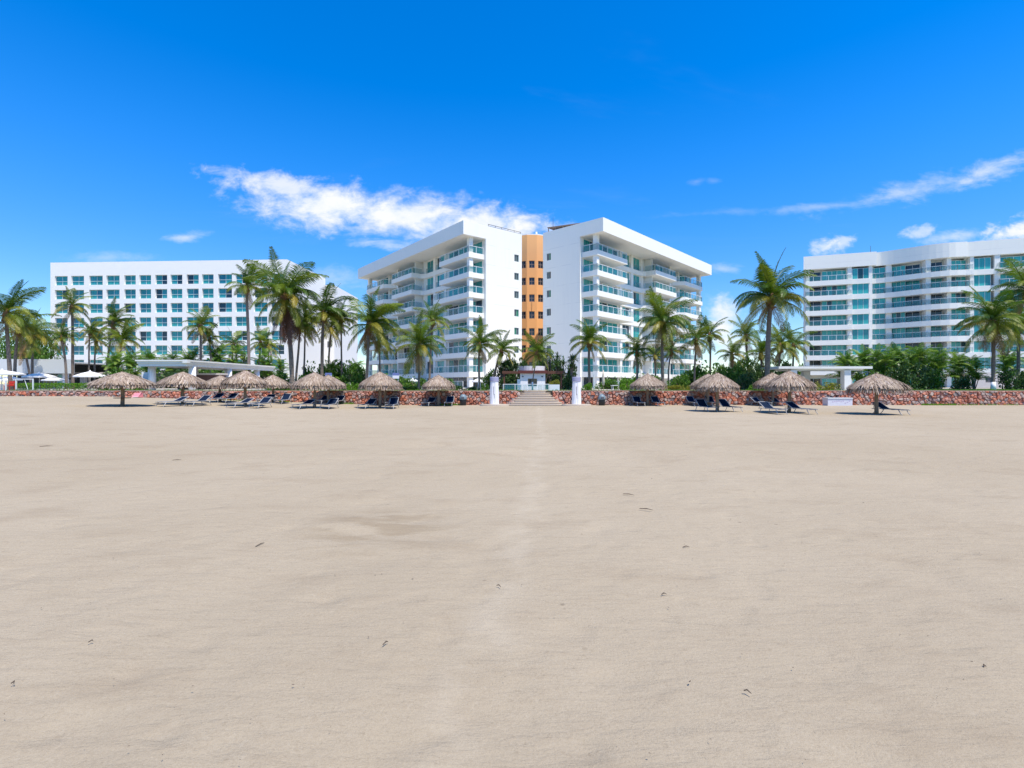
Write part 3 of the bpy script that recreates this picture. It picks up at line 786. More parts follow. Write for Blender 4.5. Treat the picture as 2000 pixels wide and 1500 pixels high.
# ================================================================ left-hand hotel
H0 = Vector((-102.3, 111.2)); H1 = Vector((-48.5, 108.3)); HU = (H1 - H0).normalized(); HL = (H1 - H0).length
MH = TR(H0.x, H0.y, 0) @ RZ(math.atan2(HU.y, HU.x))
hot = thing('hotel_building', 'long white hotel block with seven rows of square teal windows, left side', 'building', TR(-75, 112, GZ))
HT = 28.75
cols_px = [(107, 132), (139, 164), (174, 200.5), (207.5, 233.5), (242.5, 265), (272, 295), (303, 326.5), (333, 356), (364.5, 388), (394.5, 417), (426, 453), (460, 483), (496, 522), (529.5, 555)]
HZ = [25.75 - 3.09 * k for k in range(7)]        # tops of the window openings
ops = []
for a, b_ in cols_px:
    x0, x1 = hit(a, H0, HU), hit(b_, H0, HU)
    for z in HZ: ops.append((x0, x1, z - 2.05, z))
b = MB(); b.wall(0, HL, GZ, HT, ops, 0, 0.5); obj('wall', b.build('wall', 'hotel_white'), hot, MH)
for x0, x1, z0, z1 in ops: window(hot, MH, x0, x1, z0, z1, 2, 0.34, 'glass_hotel', 'rail_white', 0.42, 0.06)
b = MB(); b.box(0, 0.3, 0.003, 20, GZ, HT - 0.003); obj('side_wall', b.build('side_wall', 'hotel_white'), hot, MH)
b = MB(); b.box(HL - 0.3, HL - 0.003, 0.003, 19.3, GZ, HT - 0.003); obj('side_wall', b.build('side_wall', 'hotel_white'), hot, MH)
b = MB(); b.box(0.3, HL - 0.3, 0.3, 19.3, HT - 0.7, HT - 0.5); obj('roof', b.build('roof', 'hotel_white'), hot, MH)
b = MB(); b.box(-56, -45.2, 127.6, 147, GZ, 27.0); obj('rear_block', b.build('rear_block', 'hotel_white'), hot)
b = MB(); b.box(-46.9, -45.9, 127.52, 127.6, 11.2, 12.7); obj('vent', b.build('vent', 'metal_dark'), hot)

# ================================================================ right-hand building with the wavy front
G0 = Vector((61.3, 105.5)); GU = Vector((0.945, -0.326)).normalized()
MG = TR(G0.x, G0.y, 0) @ RZ(math.atan2(GU.y, GU.x))
rb = thing('apartment_building', 'white apartment building with wavy curved balcony bands, far right', 'building', TR(80, 105, GZ))
XB0, XB1, XE = 13.0, 26.6, 60.0


def yb(x):
    t = min(1, max(0, (x - XB0) / (XB1 - XB0))); return 0.9 - 4.0 * (math.sin(PI / 2 * min(1, 1.2 * t)) ** 1.5 - max(0, t - .83) * .6)


YC = -2.4
RT, RS = 28.6, 25.85
segB = [XB0 + (XB1 - XB0) * k / 14 for k in range(15)]
# parapets
b = MB(); b.prism([(0, 0), (XB0, 0), (XB0, 14), (2.75, 14)], RS, RT); obj('parapet', b.build('parapet', 'white_stucco'), rb, MG)
b = MB(); b.prism([(x, yb(x)) for x in segB] + [(XB1, 13.9), (XB0 + .004, 13.9)], RS - 0.01, RT + 0.01); obj('parapet', b.build('parapet', 'white_stucco'), rb, MG)
b = MB(); b.prism([(XB1 + .004, YC), (XE, YC), (XE, 13.8), (XB1 + .004, 13.8)], RS, RT); obj('parapet', b.build('parapet', 'white_stucco'), rb, MG)
GLv = [23.3 - 3.1 * k for k in range(7)] + [GZ + 0.05]
wy = lambda x: yb(x) + 2.3


def gx(px, off=0.0):
    P = G0 + Vector((0.326, 0.945)) * off
    return hit(px, P, GU)


colsA = [gx(1573, .3), gx(1581, .3)]
bays = [(gx(1582, 1.2), gx(1655, 1.2), 1.2, 5, 'A'), (gx(1664.5, .35), gx(1697, .35), .35, 3, 'w')]
for k, z in enumerate(GLv):
    zc = z + 2.2 if k < 7 else z + 1.7
    def bay(x0, x1, y0, y1, n, z0=z + 0.02, z1=zc, g='glass_curtain'):
        Mx = MG @ TR(x0, y0, 0) @ RZ(math.atan2(y1 - y0, x1 - x0)); window(rb, Mx, 0, math.hypot(x1 - x0, y1 - y0), z0, z1, n, 0, g, 'rail_white', None, 0.05)
    # section A
    bay(0.9, bays[0][0] + 2.1, 2.0, 1.9, 2, g='glass_dark'); bay(bays[0][0] + 2.2, bays[0][1], 1.3, 1.3, 5)
    bay(bays[1][0], bays[1][1], 0.35, 0.35, 3)
    # section B along the curve
    for a, c2, n, d in ((1704, 1738, 3, 0.5), (1750, 1775, 3, 1.3), (1776, 1803, 2, 2.2), (1817, 1843, 2, 2.2), (1855, 1889, 3, 1.7)):
        x0, x1 = gx(a, -1.0), gx(c2, -1.4); bay(x0, x1, yb(x0) + d, yb(x1) + d, n, g='glass_curtain' if d < 2 else ('glass_dark' if (k + n) % 3 else 'glass_teal'))
    # section C
    x0, x1 = gx(1901, -2.1), gx(1936, -2.1); bay(x0, x1, YC + 0.4, YC + 0.4, 3)
    xq = gx(1951, -1.6)
    while xq < XE - 5: bay(xq, xq + 4.4, YC + 0.9, YC + 0.9, 4); xq += 4.9
    if k < 7:
        TH = 1.0
        xA0, xA1 = 0.3, gx(1664, 0)
        balcony(rb, MG, 'A', [(xA0, -0.25), (xA1, -0.25), (xA1, 2.1), (xA0, 2.1)], [[(xA0 + .1, 2.0), (xA0 + .1, -0.12), (xA1 - .05, -0.12)]], z, TH)
        b = MB(); b.box(xA1, gx(1700, 0), 0.12, 2.1, z - TH, z); obj('floor_edge', b.build('floor_edge', 'white_stucco'), rb, MG)
        xs_ = [gx(1700, -.3) + (XB1 + 0.9 - gx(1700, -.3)) * j / 12 for j in range(13)]
        bp = [(x, yb(x) - 0.35 * min(1, j / 4)) for j, x in enumerate(xs_)]
        balcony(rb, MG, 'B', bp + [(xs_[-1], 0.2), (xs_[0], 2.6)], [[(x, y + .12) for x, y in bp[:-1]] + [(bp[-1][0] - .12, bp[-1][1] + .12)]], z, TH)
        xc0 = gx(1949, -2.4)
        b = MB(); b.box(XB1 + 0.9, xc0, YC + 0.1, YC + 1.5, z - TH, z); obj('floor_edge', b.build('floor_edge', 'white_stucco'), rb, MG)
        balcony(rb, MG, 'C', [(xc0, YC - 0.5), (XE - 20, YC - 0.5), (XE - 20, YC + 1.5), (xc0, YC + 1.5)], [[(xc0 + .1, YC + 0.3), (xc0 + .1, YC - .38), (XE - 20.1, YC - .38)]], z, TH)
# core walls behind the bays and the piers between them
b = MB(); b.prism([(.2, .9), (.9, .9), (3.6, 14), (2.75, 14)], GZ - .05, RS); b.prism([(1.2, 2.12), (XB0 - .5, 2.12), (XB0 - .5, 14), (3.6, 14)], GZ - .05, RS)
b.prism([(XB0 - .5, 1.0)] + [(x, yb(x) + 2.4) for x in segB[1:]] + [(XB1 + .3, 13), (XB0 - .5, 13)], GZ - .05, RS - .02); b.box(XB1 + .3, XE, YC + 1.55, 14, GZ - .05, RS)
obj('wall', b.build('wall', 'white_stucco'), rb, MG)
for a, c2, y0, y1 in ((1573, 1581, 0.15, 1.0), (1655.5, 1664, 0.25, 2.1), (1697.5, 1704, 0.3, 2.2), (1738.5, 1749.5, None, .35), (1805.5, 1815, None, 0.25), (1845, 1853, None, 0.6), (1891, 1898.5, None, 0.5), (1938, 1949, YC + .15, YC + 1.5)):
    off = -1.5 if a > 1730 else 0.2
    x0, x1 = gx(a, off), gx(c2, off)
    if y0 is None: y0 = yb((x0 + x1) / 2) + y1; y1 = y0 + 1.9
    b = MB(); b.box(x0, x1, y0, y1, GZ - .05, RS - 0.012); obj('pier', b.build('pier', 'white_stucco'), rb, MG)
xq = gx(1951, -1.6)
while xq < XE - 5:
    b = MB(); b.box(xq + 4.42, xq + 4.88, YC + .4, YC + 1.56, GZ - .05, RS); obj('pier', b.build('pier', 'white_stucco'), rb, MG); xq += 4.9
b = MB(); b.tube([(XB0 - .6, 1.5, RT), (XB0 - .6, 1.5, RT + 1.6)], [0.05, 0.03], 6); obj('mast', b.build('mast', 'metal_dark'), rb, MG)

# ================================================================ garden structures
# poolside canopy, left: white slab on round columns, running back from the wall
t = thing('pool_canopy', 'long white concrete canopy on round columns above the left palapas', 'canopy', TR(-35, 58, GZ))
b = MB(); b.prism([(-37.4, 50.0), (-32.4, 50.0), (-32.4, 68.5), (-33.4, 70.5), (-37.4, 70.5)], 3.92, 4.12); b.box(-37.3, -32.5, 50.08, 50.3, 3.62, 3.92); b.box(-32.72, -32.5, 50.3, 68.4, 3.62, 3.92); b.box(-37.3, -37.1, 50.3, 70, 3.62, 3.92)
obj('roof_slab', b.build('roof_slab', 'concrete_white'), t)
b = MB(); b.prism([(-37.5, 49.9), (-32.3, 49.9), (-32.3, 68.5), (-33.3, 70.6), (-37.5, 70.6)], 4.12, 4.26); b.box(-32.75, -32.28, 49.86, 50.32, 3.95, 4.28); obj('roof_edge', b.build('roof_edge', 'concrete_white'), t)
for x, y in ((-36.75, 51.2), (-32.75, 51.4), (-32.85, 58.2), (-32.95, 64.8), (-36.75, 58.2), (-36.75, 64.8)):
    b = MB(); b.lathe([(0.34, 0), (0.33, 3.62 - GZ)], 18); obj('column', b.build('column', 'post_white', True), t, TR(x, y, GZ))
t = thing('bar_counter', 'dark red bar counter with pale top under the long canopy', 'counter', TR(-34.6, 56, GZ))
b = MB(); b.box(-37, -32.2, 55.5, 56.4, GZ, 2.85); obj('front', b.build('front', 'bar_front'), t)
b = MB(); b.box(-37.2, -32.0, 55.3, 56.6, 2.85, 3.05); obj('counter_top', b.build('counter_top', 'pale_counter'), t)
t = thing('pool_wall', 'low white wall panel beside the first column of the long canopy', 'wall', TR(-36.8, 51, GZ)); b = MB(); b.box(-38.1, -36.8, 51.6, 51.9, GZ, 3.05); obj('panel', b.build('panel', 'post_white'), t)

# pergola, right
t = thing('pergola', 'flat white concrete pergola on square pillars in front of wavy building', 'pergola', TR(32, 52, GZ))
b = MB(); b.prism([(PX(1520, 51.5), 51.4), (PX(1703, 51.5), 51.4), (PX(1708, 51.5), 52.3), (PX(1700, 51.5), 55.4), (PX(1523, 51.5), 55.4)], 3.42, 3.66); obj('roof_slab', b.build('roof_slab', 'concrete_white'), t)
b = MB(); b.box(PX(1548, 51.5), PX(1690, 51.5), 51.75, 52.0, 3.25, 3.42); b.box(PX(1548, 51.5), PX(1690, 51.5), 54.7, 54.95, 3.25, 3.42); obj('beam', b.build('beam', 'concrete_white'), t)
for px, y in ((1551, 51.6), (1656, 51.6), (1577, 54.6), (1690, 54.6)):
    b = MB(); D = y; x = PX(px, D); b.box(x - 0.33, x + 0.33, D + .02, D + 0.68, GZ - .02, 3.249); obj('pillar', b.build('pillar', 'concrete_white'), t)

# gatehouse behind the steps
D = 51
t = thing('gatehouse', 'small white gatehouse with maroon band and round roof behind the beach steps', 'building', TR(PX(1040, D), D, GZ))
b = MB(); b.wall(PX(1016, D), PX(1065, D), GZ, 2.92, [(PX(1031, D), PX(1049, D), 1.62, 2.40)], D, 0.12); b.box(PX(1016, D), PX(1065, D), D + .8, D + 3.4, GZ, 2.92); b.box(PX(1016, D), PX(1016, D) + .1, D + .003, D + .8, GZ, 2.92); b.box(PX(1065, D) - .1, PX(1065, D), D + .003, D + .8, GZ, 2.92)
obj('wall', b.build('wall', 'post_white'), t); window(t, I4, PX(1031, D), PX(1049, D), 1.62, 2.40, 3, D + .06, 'glass_dark', 'metal_dark', None, 0.04, 2)
b = MB(); b.box(PX(1012, D), PX(1069, D), D - .25, D + 3.6, 2.92, 3.22); obj('roof_band', b.build('roof_band', 'maroon'), t)
b = MB(); b.lathe([(1.34, 3.22), (1.36, 3.70)], 28); obj('roof', b.build('roof', 'post_white', False), t, TR(PX(1040, D), D + 1.6, 0))
for px in (1021, 1059):
    b = MB(); b.box(PX(px, D) - .09, PX(px, D) + .09, D - .05, D, 2.55, 2.66); obj('lamp', b.build('lamp', 'metal_dark'), t)
t = thing('timber_pergola', 'brown timber pergola beams reaching out either side of the gatehouse', 'pergola', TR(PX(1040, 50.6), 50.6, GZ))
for px0, px1 in ((981, 1011.5), (1069.5, 1100)):
    for k in range(4):
        b = MB(); b.box(PX(px0, D), PX(px1, D), D - .3 + k * .75, D - .16 + k * .75, 2.90 + .02 * (k % 2), 3.16); obj('beam', b.build('beam', 'brown_wood'), t)
for px in (985, 1096):
    for y in (D - .2, D + 1.9):
        b = MB(); b.box(PX(px, D) - .07, PX(px, D) + .07, y, y + .13, GZ, 2.90); obj('post', b.build('post', 'brown_wood'), t)
# glass fence with gate at the head of the steps
t = thing('glass_fence', 'low glass fence with white rail and gate at the head of the steps', 'fence', TR(CX, 46.6, GZ))
D = 46.6
posts = [983, 1006, 1021, 1030, 1049, 1060, 1072]
for px in posts:
    b = MB(); b.box(PX(px, D) - .03, PX(px, D) + .03, D - .03, D + .03, GZ - .02, 1.86); obj('post', b.build('post', 'rail_white'), t)
b = MB()
for a, c2 in zip(posts, posts[1:]): b.box(PX(a, D) + .03, PX(c2, D) - .03, D - .025, D + .025, 1.80, 1.855)
obj('rail', b.build('rail', 'rail_white'), t)
for a, c2 in zip(posts, posts[1:]): obj('glass_panel', GPANEL, t, TR(PX(a, D) + .05, D, GZ + .06) @ SC(PX(c2, D) - PX(a, D) - .1, 1, .46))
t = thing('gate_pillar', 'short white pillar with dark opening left of the gatehouse door', 'pillar', TR(PX(1014, 48), 48, GZ)); b = MB(); b.box(PX(1010.5, 48), PX(1017, 48), 48, 48.4, GZ, 2.3); obj('shaft', b.build('shaft', 'post_white'), t)
t = thing('planter', 'white square planter with yellow green plant right of the gatehouse', 'planter', TR(PX(1083, 47), 47, GZ))
b = MB(); b.box(PX(1073, 47), PX(1093, 47), 47, 47.8, GZ - .02, 1.80); obj('box', b.build('box', 'post_white'), t)
PLANTER = t

# restaurant, far left
t = thing('restaurant_building', 'low restaurant under a broad grey canopy fascia at the far left', 'building', TR(-64, 65, GZ))
b = MB(); b.prism([(-72, 62.5), (-66.2, 64.0), (-57.2, 65.2), (-57.2, 65.6), (-72, 63.2)], 3.22, 5.05); obj('fascia', b.build('fascia', 'canopy_grey'), t)
b = MB(); b.prism([(-72, 63.3), (-57.3, 65.7), (-57.3, 74), (-72, 74)], 4.6, 4.75); obj('roof', b.build('roof', 'canopy_grey'), t)
b = MB(); b.box(-72, -57.4, 73, 73.3, GZ, 4.6); b.box(-72, -57.6, 66.2, 66.4, GZ + 1.2, GZ + 1.4); obj('back_wall', b.build('back_wall', 'interior_shade'), t)  # restaurant's inner shade painted as a near-black wall
window(t, I4, PX(84, 67), PX(112, 67), GZ, 3.1, 4, 67, 'glass_dark', 'frame_teal', None, .06); window(t, I4, PX(112.5, 66), PX(121.5, 66), GZ, 3.15, 1, 66, 'glass_teal', 'frame_teal', None, .08)
b = MB(); b.box(PX(122, 65.7), PX(128, 65.7), 65.7, 66.2, GZ, 3.22); obj('column', b.build('column', 'post_white'), t)
t = thing('terrace_roof', 'pale flat terrace roof below the hotel windows behind white parasol', 'roof', TR(-56, 70, GZ))
b = MB(); b.box(PX(129, 70), PX(275, 70), 70, 78, 2.9, 3.5); obj('slab', b.build('slab', 'pale_counter'), t)
b = MB(); b.box(PX(129, 72), PX(275, 72), 77.6, 78, GZ, 2.9); obj('back_wall', b.build('back_wall', 'interior_shade'), t)
for px in (131, 158, 205, 240):
    b = MB(); b.box(PX(px, 70) - .3, PX(px, 70) + .3, 70.2, 70.7, GZ, 2.9); obj('column', b.build('column', 'post_white'), t)
t = thing('service_wall', 'pale pink service wall with dark grilles under the far right building', 'wall', TR(74, 80, GZ))
b = MB(); b.wall(PX(1905, 80), PX(1990, 80), GZ, 3.7, [(PX(1925, 80), PX(1937, 80), 2.1, 2.9), (PX(1957, 80), PX(1973, 80), 2.1, 3.0)], 80, .2); obj('panel', b.build('panel', 'pale_counter'), t)
for a, c2 in ((1925, 1937), (1957, 1973)):
    b = MB(); b.box(PX(a, 80), PX(c2, 80), 80.15, 80.2, 2.1, 3.0); obj('grille', b.build('grille', 'metal_dark'), t)

# parasols
def parasol(label, px, D, r, zt, drop, mat='canvas_white', group='white garden parasols', sides=8, val=0.14, pole=True):
    x = PX(px, D); t = thing('parasol', label, 'parasol', TR(x, D, GZ), group)
    b = MB(); n = sides; za = zt - drop
    for k in range(n):
        a0, a1 = 2 * PI * k / n, 2 * PI * (k + 1) / n
        p0 = (r * math.cos(a0), r * math.sin(a0)); p1 = (r * math.cos(a1), r * math.sin(a1))
        b.face([(0, 0, zt), (p0[0] * .5, p0[1] * .5, zt - drop * .42), (p1[0] * .5, p1[1] * .5, zt - drop * .42)])
        b.face([(p0[0] * .5, p0[1] * .5, zt - drop * .42), (*p0, za), (*p1, za), (p1[0] * .5, p1[1] * .5, zt - drop * .42)])
        b.face([(*p0, za), (*p0, za - val), (*p1, za - val), (*p1, za)])
    obj('canopy', b.build('canopy', mat), t, TR(x, D, 0))
    b = MB(); b.lathe([(0.09, zt - .02), (0.07, zt + .07), (0.02, zt + .13)], 8); obj('finial', b.build('finial', mat), t, TR(x, D, 0))
    b = MB(); b.tube([(0, 0, GZ - .01), (0, 0, zt - .03)], .03, 8)
    for k in range(n):
        a = 2 * PI * k / n; b.tube([(0, 0, zt - .06), (r * .97 * math.cos(a), r * .97 * math.sin(a), za - .02)], .012, 4)
    obj('pole', b.build('pole', 'rail_white'), t, TR(x, D, 0))
    return t


parasol('white parasol over the hedge, second from the left edge', 77, 56, 1.45, 3.12, .42)
parasol('small white parasol peeking out behind the one over the hedge', 106, 61, 1.2, 2.70, .34)
parasol('large white parasol standing left of the first palapa', 176, 55, 1.45, 3.25, .52)
parasol('wide white sun canopy with thin pole cut by the left edge', 4, 49, 1.7, 3.22, .36)
parasol('small pinkish white parasol between the two leftmost palm trunks', 20, 53, .95, 2.70, .34)
parasol('low white parasol at the very left edge below the wide canopy', 2, 52, .9, 2.55, .3)
parasol('pale pink parasol on the middle building terrace behind a palm', 934, 68, .85, 2.62, .40)
parasol('pale parasol under the left wing of the middle building', 806, 70, .75, 2.62, .3)
x, D = PX(1178.3, 49), 49
t = thing('closed_parasol', 'closed beige parasol upright beside the right white post', 'parasol', TR(x, D, GZ))
b = MB(); b.lathe([(.03, 1.7), (.12, 1.8), (.14, 2.2), (.10, 2.75), (.04, 3.2)], 10); obj('canopy', b.build('canopy', 'canvas_beige', True), t, TR(x, D, 0))
b = MB(); b.tube([(x, D, GZ), (x, D, 3.24)], .028, 8); obj('pole', b.build('pole', 'pole_wood'), t)
x, D = PX(1160, 48), 48
t = thing('lamp_post', 'slim white lamp post right of the right white post', 'lamp post', TR(x, D, GZ))
b = MB(); b.tube([(x, D, GZ), (x, D, 2.75)], .045, 8); obj('pole', b.build('pole', 'rail_white'), t)
b = MB(); b.box(x - .16, x + .05, D - .06, D + .06, 2.75, 2.83); obj('lamp_head', b.build('lamp_head', 'rail_white'), t)
D = 50; t = thing('garden_table', 'white garden table on the lawn before the right wing terrace', 'table', TR(PX(1203, D), D, GZ))
b = MB(); b.box(PX(1194, D), PX(1212, D), D - .45, D + .45, 1.68, 1.74); obj('tabletop', b.build('tabletop', 'white_paint'), t)
for px in (1196, 1210):
    for dy in (-.35, .35):
        b = MB(); b.box(PX(px, D) - .03, PX(px, D) + .03, D + dy - .03, D + dy + .03, GZ - .02, 1.68); obj('leg', b.build('leg', 'white_paint'), t)

# white frames and the red chair, far left
D = 46.2; t = thing('pipe_goal', 'white square pipe frame standing on the wall beside the red chair', 'frame', TR(PX(47, D), D, GZ))
for px in (31.5, 64.5):
    b = MB(); b.box(PX(px, D) - .04, PX(px, D) + .04, D - .04, D + .04, GZ - .02, 2.27); obj('post', b.build('post', 'white_paint'), t)
b = MB(); b.box(PX(31.5, D) - .04, PX(64.5, D) + .04, D - .04, D + .04, 2.27, 2.34); obj('crossbar', b.build('crossbar', 'white_paint'), t)
b = MB(); b.tube([(PX(48, D), D, 2.25), (PX(53, D), D + .1, GZ)], .025, 6); obj('strut', b.build('strut', 'white_paint'), t)
t = thing('white_post', 'single white post on the wall by the left edge', 'post', TR(PX(11.3, D), D, GZ)); b = MB(); b.box(PX(11.3, D) - .05, PX(11.3, D) + .05, D - .05, D + .05, GZ - .02, 2.2); obj('shaft', b.build('shaft', 'white_paint'), t)
D = 47; t = thing('red_chair', 'red armchair between hedge and white post, left edge', 'chair', TR(PX(18.5, D), D, GZ)); x = PX(18.5, D)
b = MB(); b.box(x - .28, x + .28, D - .28, D + .28, 1.64, 1.72); obj('seat', b.build('seat', 'red_paint'), t)
b = MB(); b.box(x - .28, x + .28, D + .24, D + .32, 1.72, 2.12); obj('backrest', b.build('backrest', 'red_paint'), t)
for s in (-1, 1):
    for dy in (-.24, .24):
        b = MB(); b.box(x + s * .24 - .025, x + s * .24 + .025, D + dy - .025, D + dy + .025, GZ - .02, 1.64); obj('leg', b.build('leg', 'red_paint'), t)
    b = MB(); b.box(x + s * .28 - .03, x + s * .28 + .03, D - .26, D + .24, 1.86, 1.91); obj('armrest', b.build('armrest', 'red_paint'), t)

# ================================================================ things on the sand
def on_sand(px, py):
    """solve the distance at which the sand is seen at this photo pixel"""
    D = 30.0
    for _ in range(40):
        z = sand_z(PX(px, D), D); D = 0.5 * D + 0.5 * (EYE - z) * F / (py - 750)
    return PX(px, D), D, sand_z(PX(px, D), D)


def litter_bin(label, px, D):
    x = PX(px, D); z = sand_z(x, D); t = thing('litter_bin', label, 'litter bin', TR(x, D, z), 'domed bins at the foot of the wall')
    b = MB(); b.lathe([(.26, -.05), (.29, .5), (.29, .52)], 16); obj('body', b.build('body', 'bin_body', True), t, TR(x, D, z))
    b = MB(); b.lathe([(.33, .50), (.33, .60), (.29, .80), (.18, .93), (.05, .97)], 16); obj('lid', b.build('lid', 'bin_lid', True), t, TR(x, D, z))
    b = MB(); b.box(x - .12, x + .12, D - .345, D - .26, z + .60, z + .74); obj('flap', b.build('flap', 'metal_dark'), t)


litter_bin('dark bin with grey domed lid left of the left white post', 904.5, 43.3)
litter_bin('dark bin with grey domed lid right of the right white post', 1175.5, 43.3)
D = 42.8; x0, x1 = PX(1617, D), PX(1665, D)
t = thing('storage_chest', 'long white storage chest with grey lid against the red wall', 'chest', TR((x0 + x1) / 2, D, 0))
b = MB(); b.box(x0, x1, D, D + .75, -.05, .58); obj('body', b.build('body', 'chest_white'), t)
b = MB(); b.box(x0 - .03, x1 + .03, D - .04, D + .78, .58, .67); obj('lid', b.build('lid', 'canopy_grey'), t)
R = random.Random(5); b = MB()
for k in range(9):
    xx = x0 + .35 + k * .18; zz = .16 + R.random() * .2; b.face([(xx, D - .004, zz), (xx + .12, D - .004, zz), (xx + .12, D - .004, zz + .09), (xx, D - .004, zz + .09)])
obj('faded_print', b.build('faded_print', 'pink_smudge'), t)
D = 43.6; x0, x1 = PX(256.5, D), PX(269.5, D); z = sand_z(x0, D)
t = thing('pink_crate', 'pink painted crate lying against the red wall behind the first palapa', 'crate', TR((x0 + x1) / 2, D, z))
b = MB(); b.face([(x0, D, z + .02), (x1, D, z + .02), (x1 + .1, D + .25, z + .40), (x0 + .1, D + .25, z + .40)]); b.face([(x0 + .1, D + .25, z + .40), (x1 + .1, D + .25, z + .40), (x1 + .1, D + .45, z + .38), (x0 + .1, D + .45, z + .38)]); b.face([(x1, D, z + .02), (x1 + .1, D + .5, z), (x1 + .1, D + .45, z + .38), (x1 + .1, D + .25, z + .40)]); b.face([(x0, D, z + .02), (x0 + .1, D + .25, z + .40), (x0 + .1, D + .45, z + .38), (x0, D + .5, z)])
obj('shell', b.build('shell', 'pink_paint'), t)
b = MB(); b.box(x0 + .12, x1, D - .03, D - .005, z + .03, z + .07); obj('edge', b.build('edge', 'canvas_white'), t)
for px, lab in ((641.5, 'small blue and white notice board on posts behind the twin palapas'), (773, 'small blue and white notice board on posts right of the paired palapa')):
    D = 45.6; x = PX(px, D); t = thing('notice_board', lab, 'sign', TR(x, D, GZ), 'blue and white notice boards')
    b = MB(); b.box(x - .30, x + .30, D, D + .04, 2.34, 2.62); obj('lower_panel', b.build('lower_panel', 'white_paint'), t)
    b = MB(); b.box(x - .30, x + .30, D, D + .04, 2.622, 2.86); obj('upper_panel', b.build('upper_panel', 'sign_blue'), t)
    for s in (-.2, .2):
        b = MB(); b.box(x + s - .025, x + s + .025, D + .042, D + .09, GZ - .02, 2.8); obj('post', b.build('post', 'rail_white'), t)

# ---------------------------------------------------------------- palapas
def thatch_mesh(seed, r=1.85, za=2.40, ze=1.58):
    R = random.Random(seed); b = MB()
    prof = lambda q: za - (za - ze) * (q ** 1.22)      # q 0 apex .. 1 eave
    rows = 13
    lop = [1 + .05 * math.sin(3 * 2 * PI * k / 36 + seed) + .03 * math.sin(7 * 2 * PI * k / 36 + seed * 2) for k in range(37)]
    for j in range(rows):
        q = 1.0 - j / (rows - .4); n = int(40 + 210 * q)
        for k in range(n):
            a = 2 * PI * (k + R.random()) / n; lp = lop[int(a / (2 * PI) * 36) % 36]
            q1 = min(1.06, q + R.uniform(.06, .16)); q0 = max(0.0, q - .14)
            ra, rb_ = q0 * r * lp, q1 * r * lp
            h0 = prof(q0) + .05 + R.uniform(0, .04); h1 = prof(min(1.0, q1)) + R.uniform(-.02, .07) - (.20 + R.random() * .18 if j == 0 else .05 if j == 1 else 0)
            if j == 0: rb_ = r * lp * R.uniform(.99, 1.06)
            w0 = R.uniform(.014, .036); w1 = R.uniform(.008, .034); da = R.uniform(-.13, .13) / max(.25, q)
            c0, s0, c1, s1 = math.cos(a), math.sin(a), math.cos(a + da), math.sin(a + da)
            tone = min(1, max(0, R.gauss(.56 if j else .48, .25)))
            rm = (ra + rb_) / 2; hm = (h0 + h1) / 2 + .05; cm, sm = math.cos(a + da * .5), math.sin(a + da * .5); wm = max(w0, w1) * 1.15
            A = [(ra * c0 + w0 * s0, ra * s0 - w0 * c0, h0), (ra * c0 - w0 * s0, ra * s0 + w0 * c0, h0)]
            Bm = [(rm * cm - wm * sm, rm * sm + wm * cm, hm), (rm * cm + wm * sm, rm * sm - wm * cm, hm)]
            Cc = [(rb_ * c1 - w1 * s1, rb_ * s1 + w1 * c1, h1), (rb_ * c1 + w1 * s1, rb_ * s1 - w1 * c1, h1)]
            b.face([A[0], A[1], Bm[0], Bm[1]], tone); b.face([Bm[1], Bm[0], Cc[0], Cc[1]], min(1, tone + .08))
    # ragged fringe hanging from the eave and the tuft at the top
    for k in range(520):
        a = 2 * PI * R.random(); rr = r * R.uniform(.90, 1.01) * lop[int(a / (2 * PI) * 36) % 36]; z0 = prof(.95) - .03; L = R.uniform(.14, .42); w_ = R.uniform(.010, .026); c0, s0 = math.cos(a), math.sin(a); da = R.uniform(-.06, .06)
        b.face([(rr * c0 + w_ * s0, rr * s0 - w_ * c0, z0), (rr * c0 - w_ * s0, rr * s0 + w_ * c0, z0), (rr * math.cos(a + da) * 1.02, rr * math.sin(a + da) * 1.02, z0 - L)], max(0, min(1, R.gauss(.35, .25))))
    for k in range(26):
        a = 2 * PI * R.random(); L = R.uniform(.1, .34); c0, s0 = math.cos(a), math.sin(a); rr = R.uniform(.03, .2)
        b.face([(.05 * s0, -.05 * c0, za - .02), (-.05 * s0, .05 * c0, za - .02), (rr * c0, rr * s0, za + L * .6)], R.gauss(.5, .2))
    return b.build('thatch', 'thatch_dry')


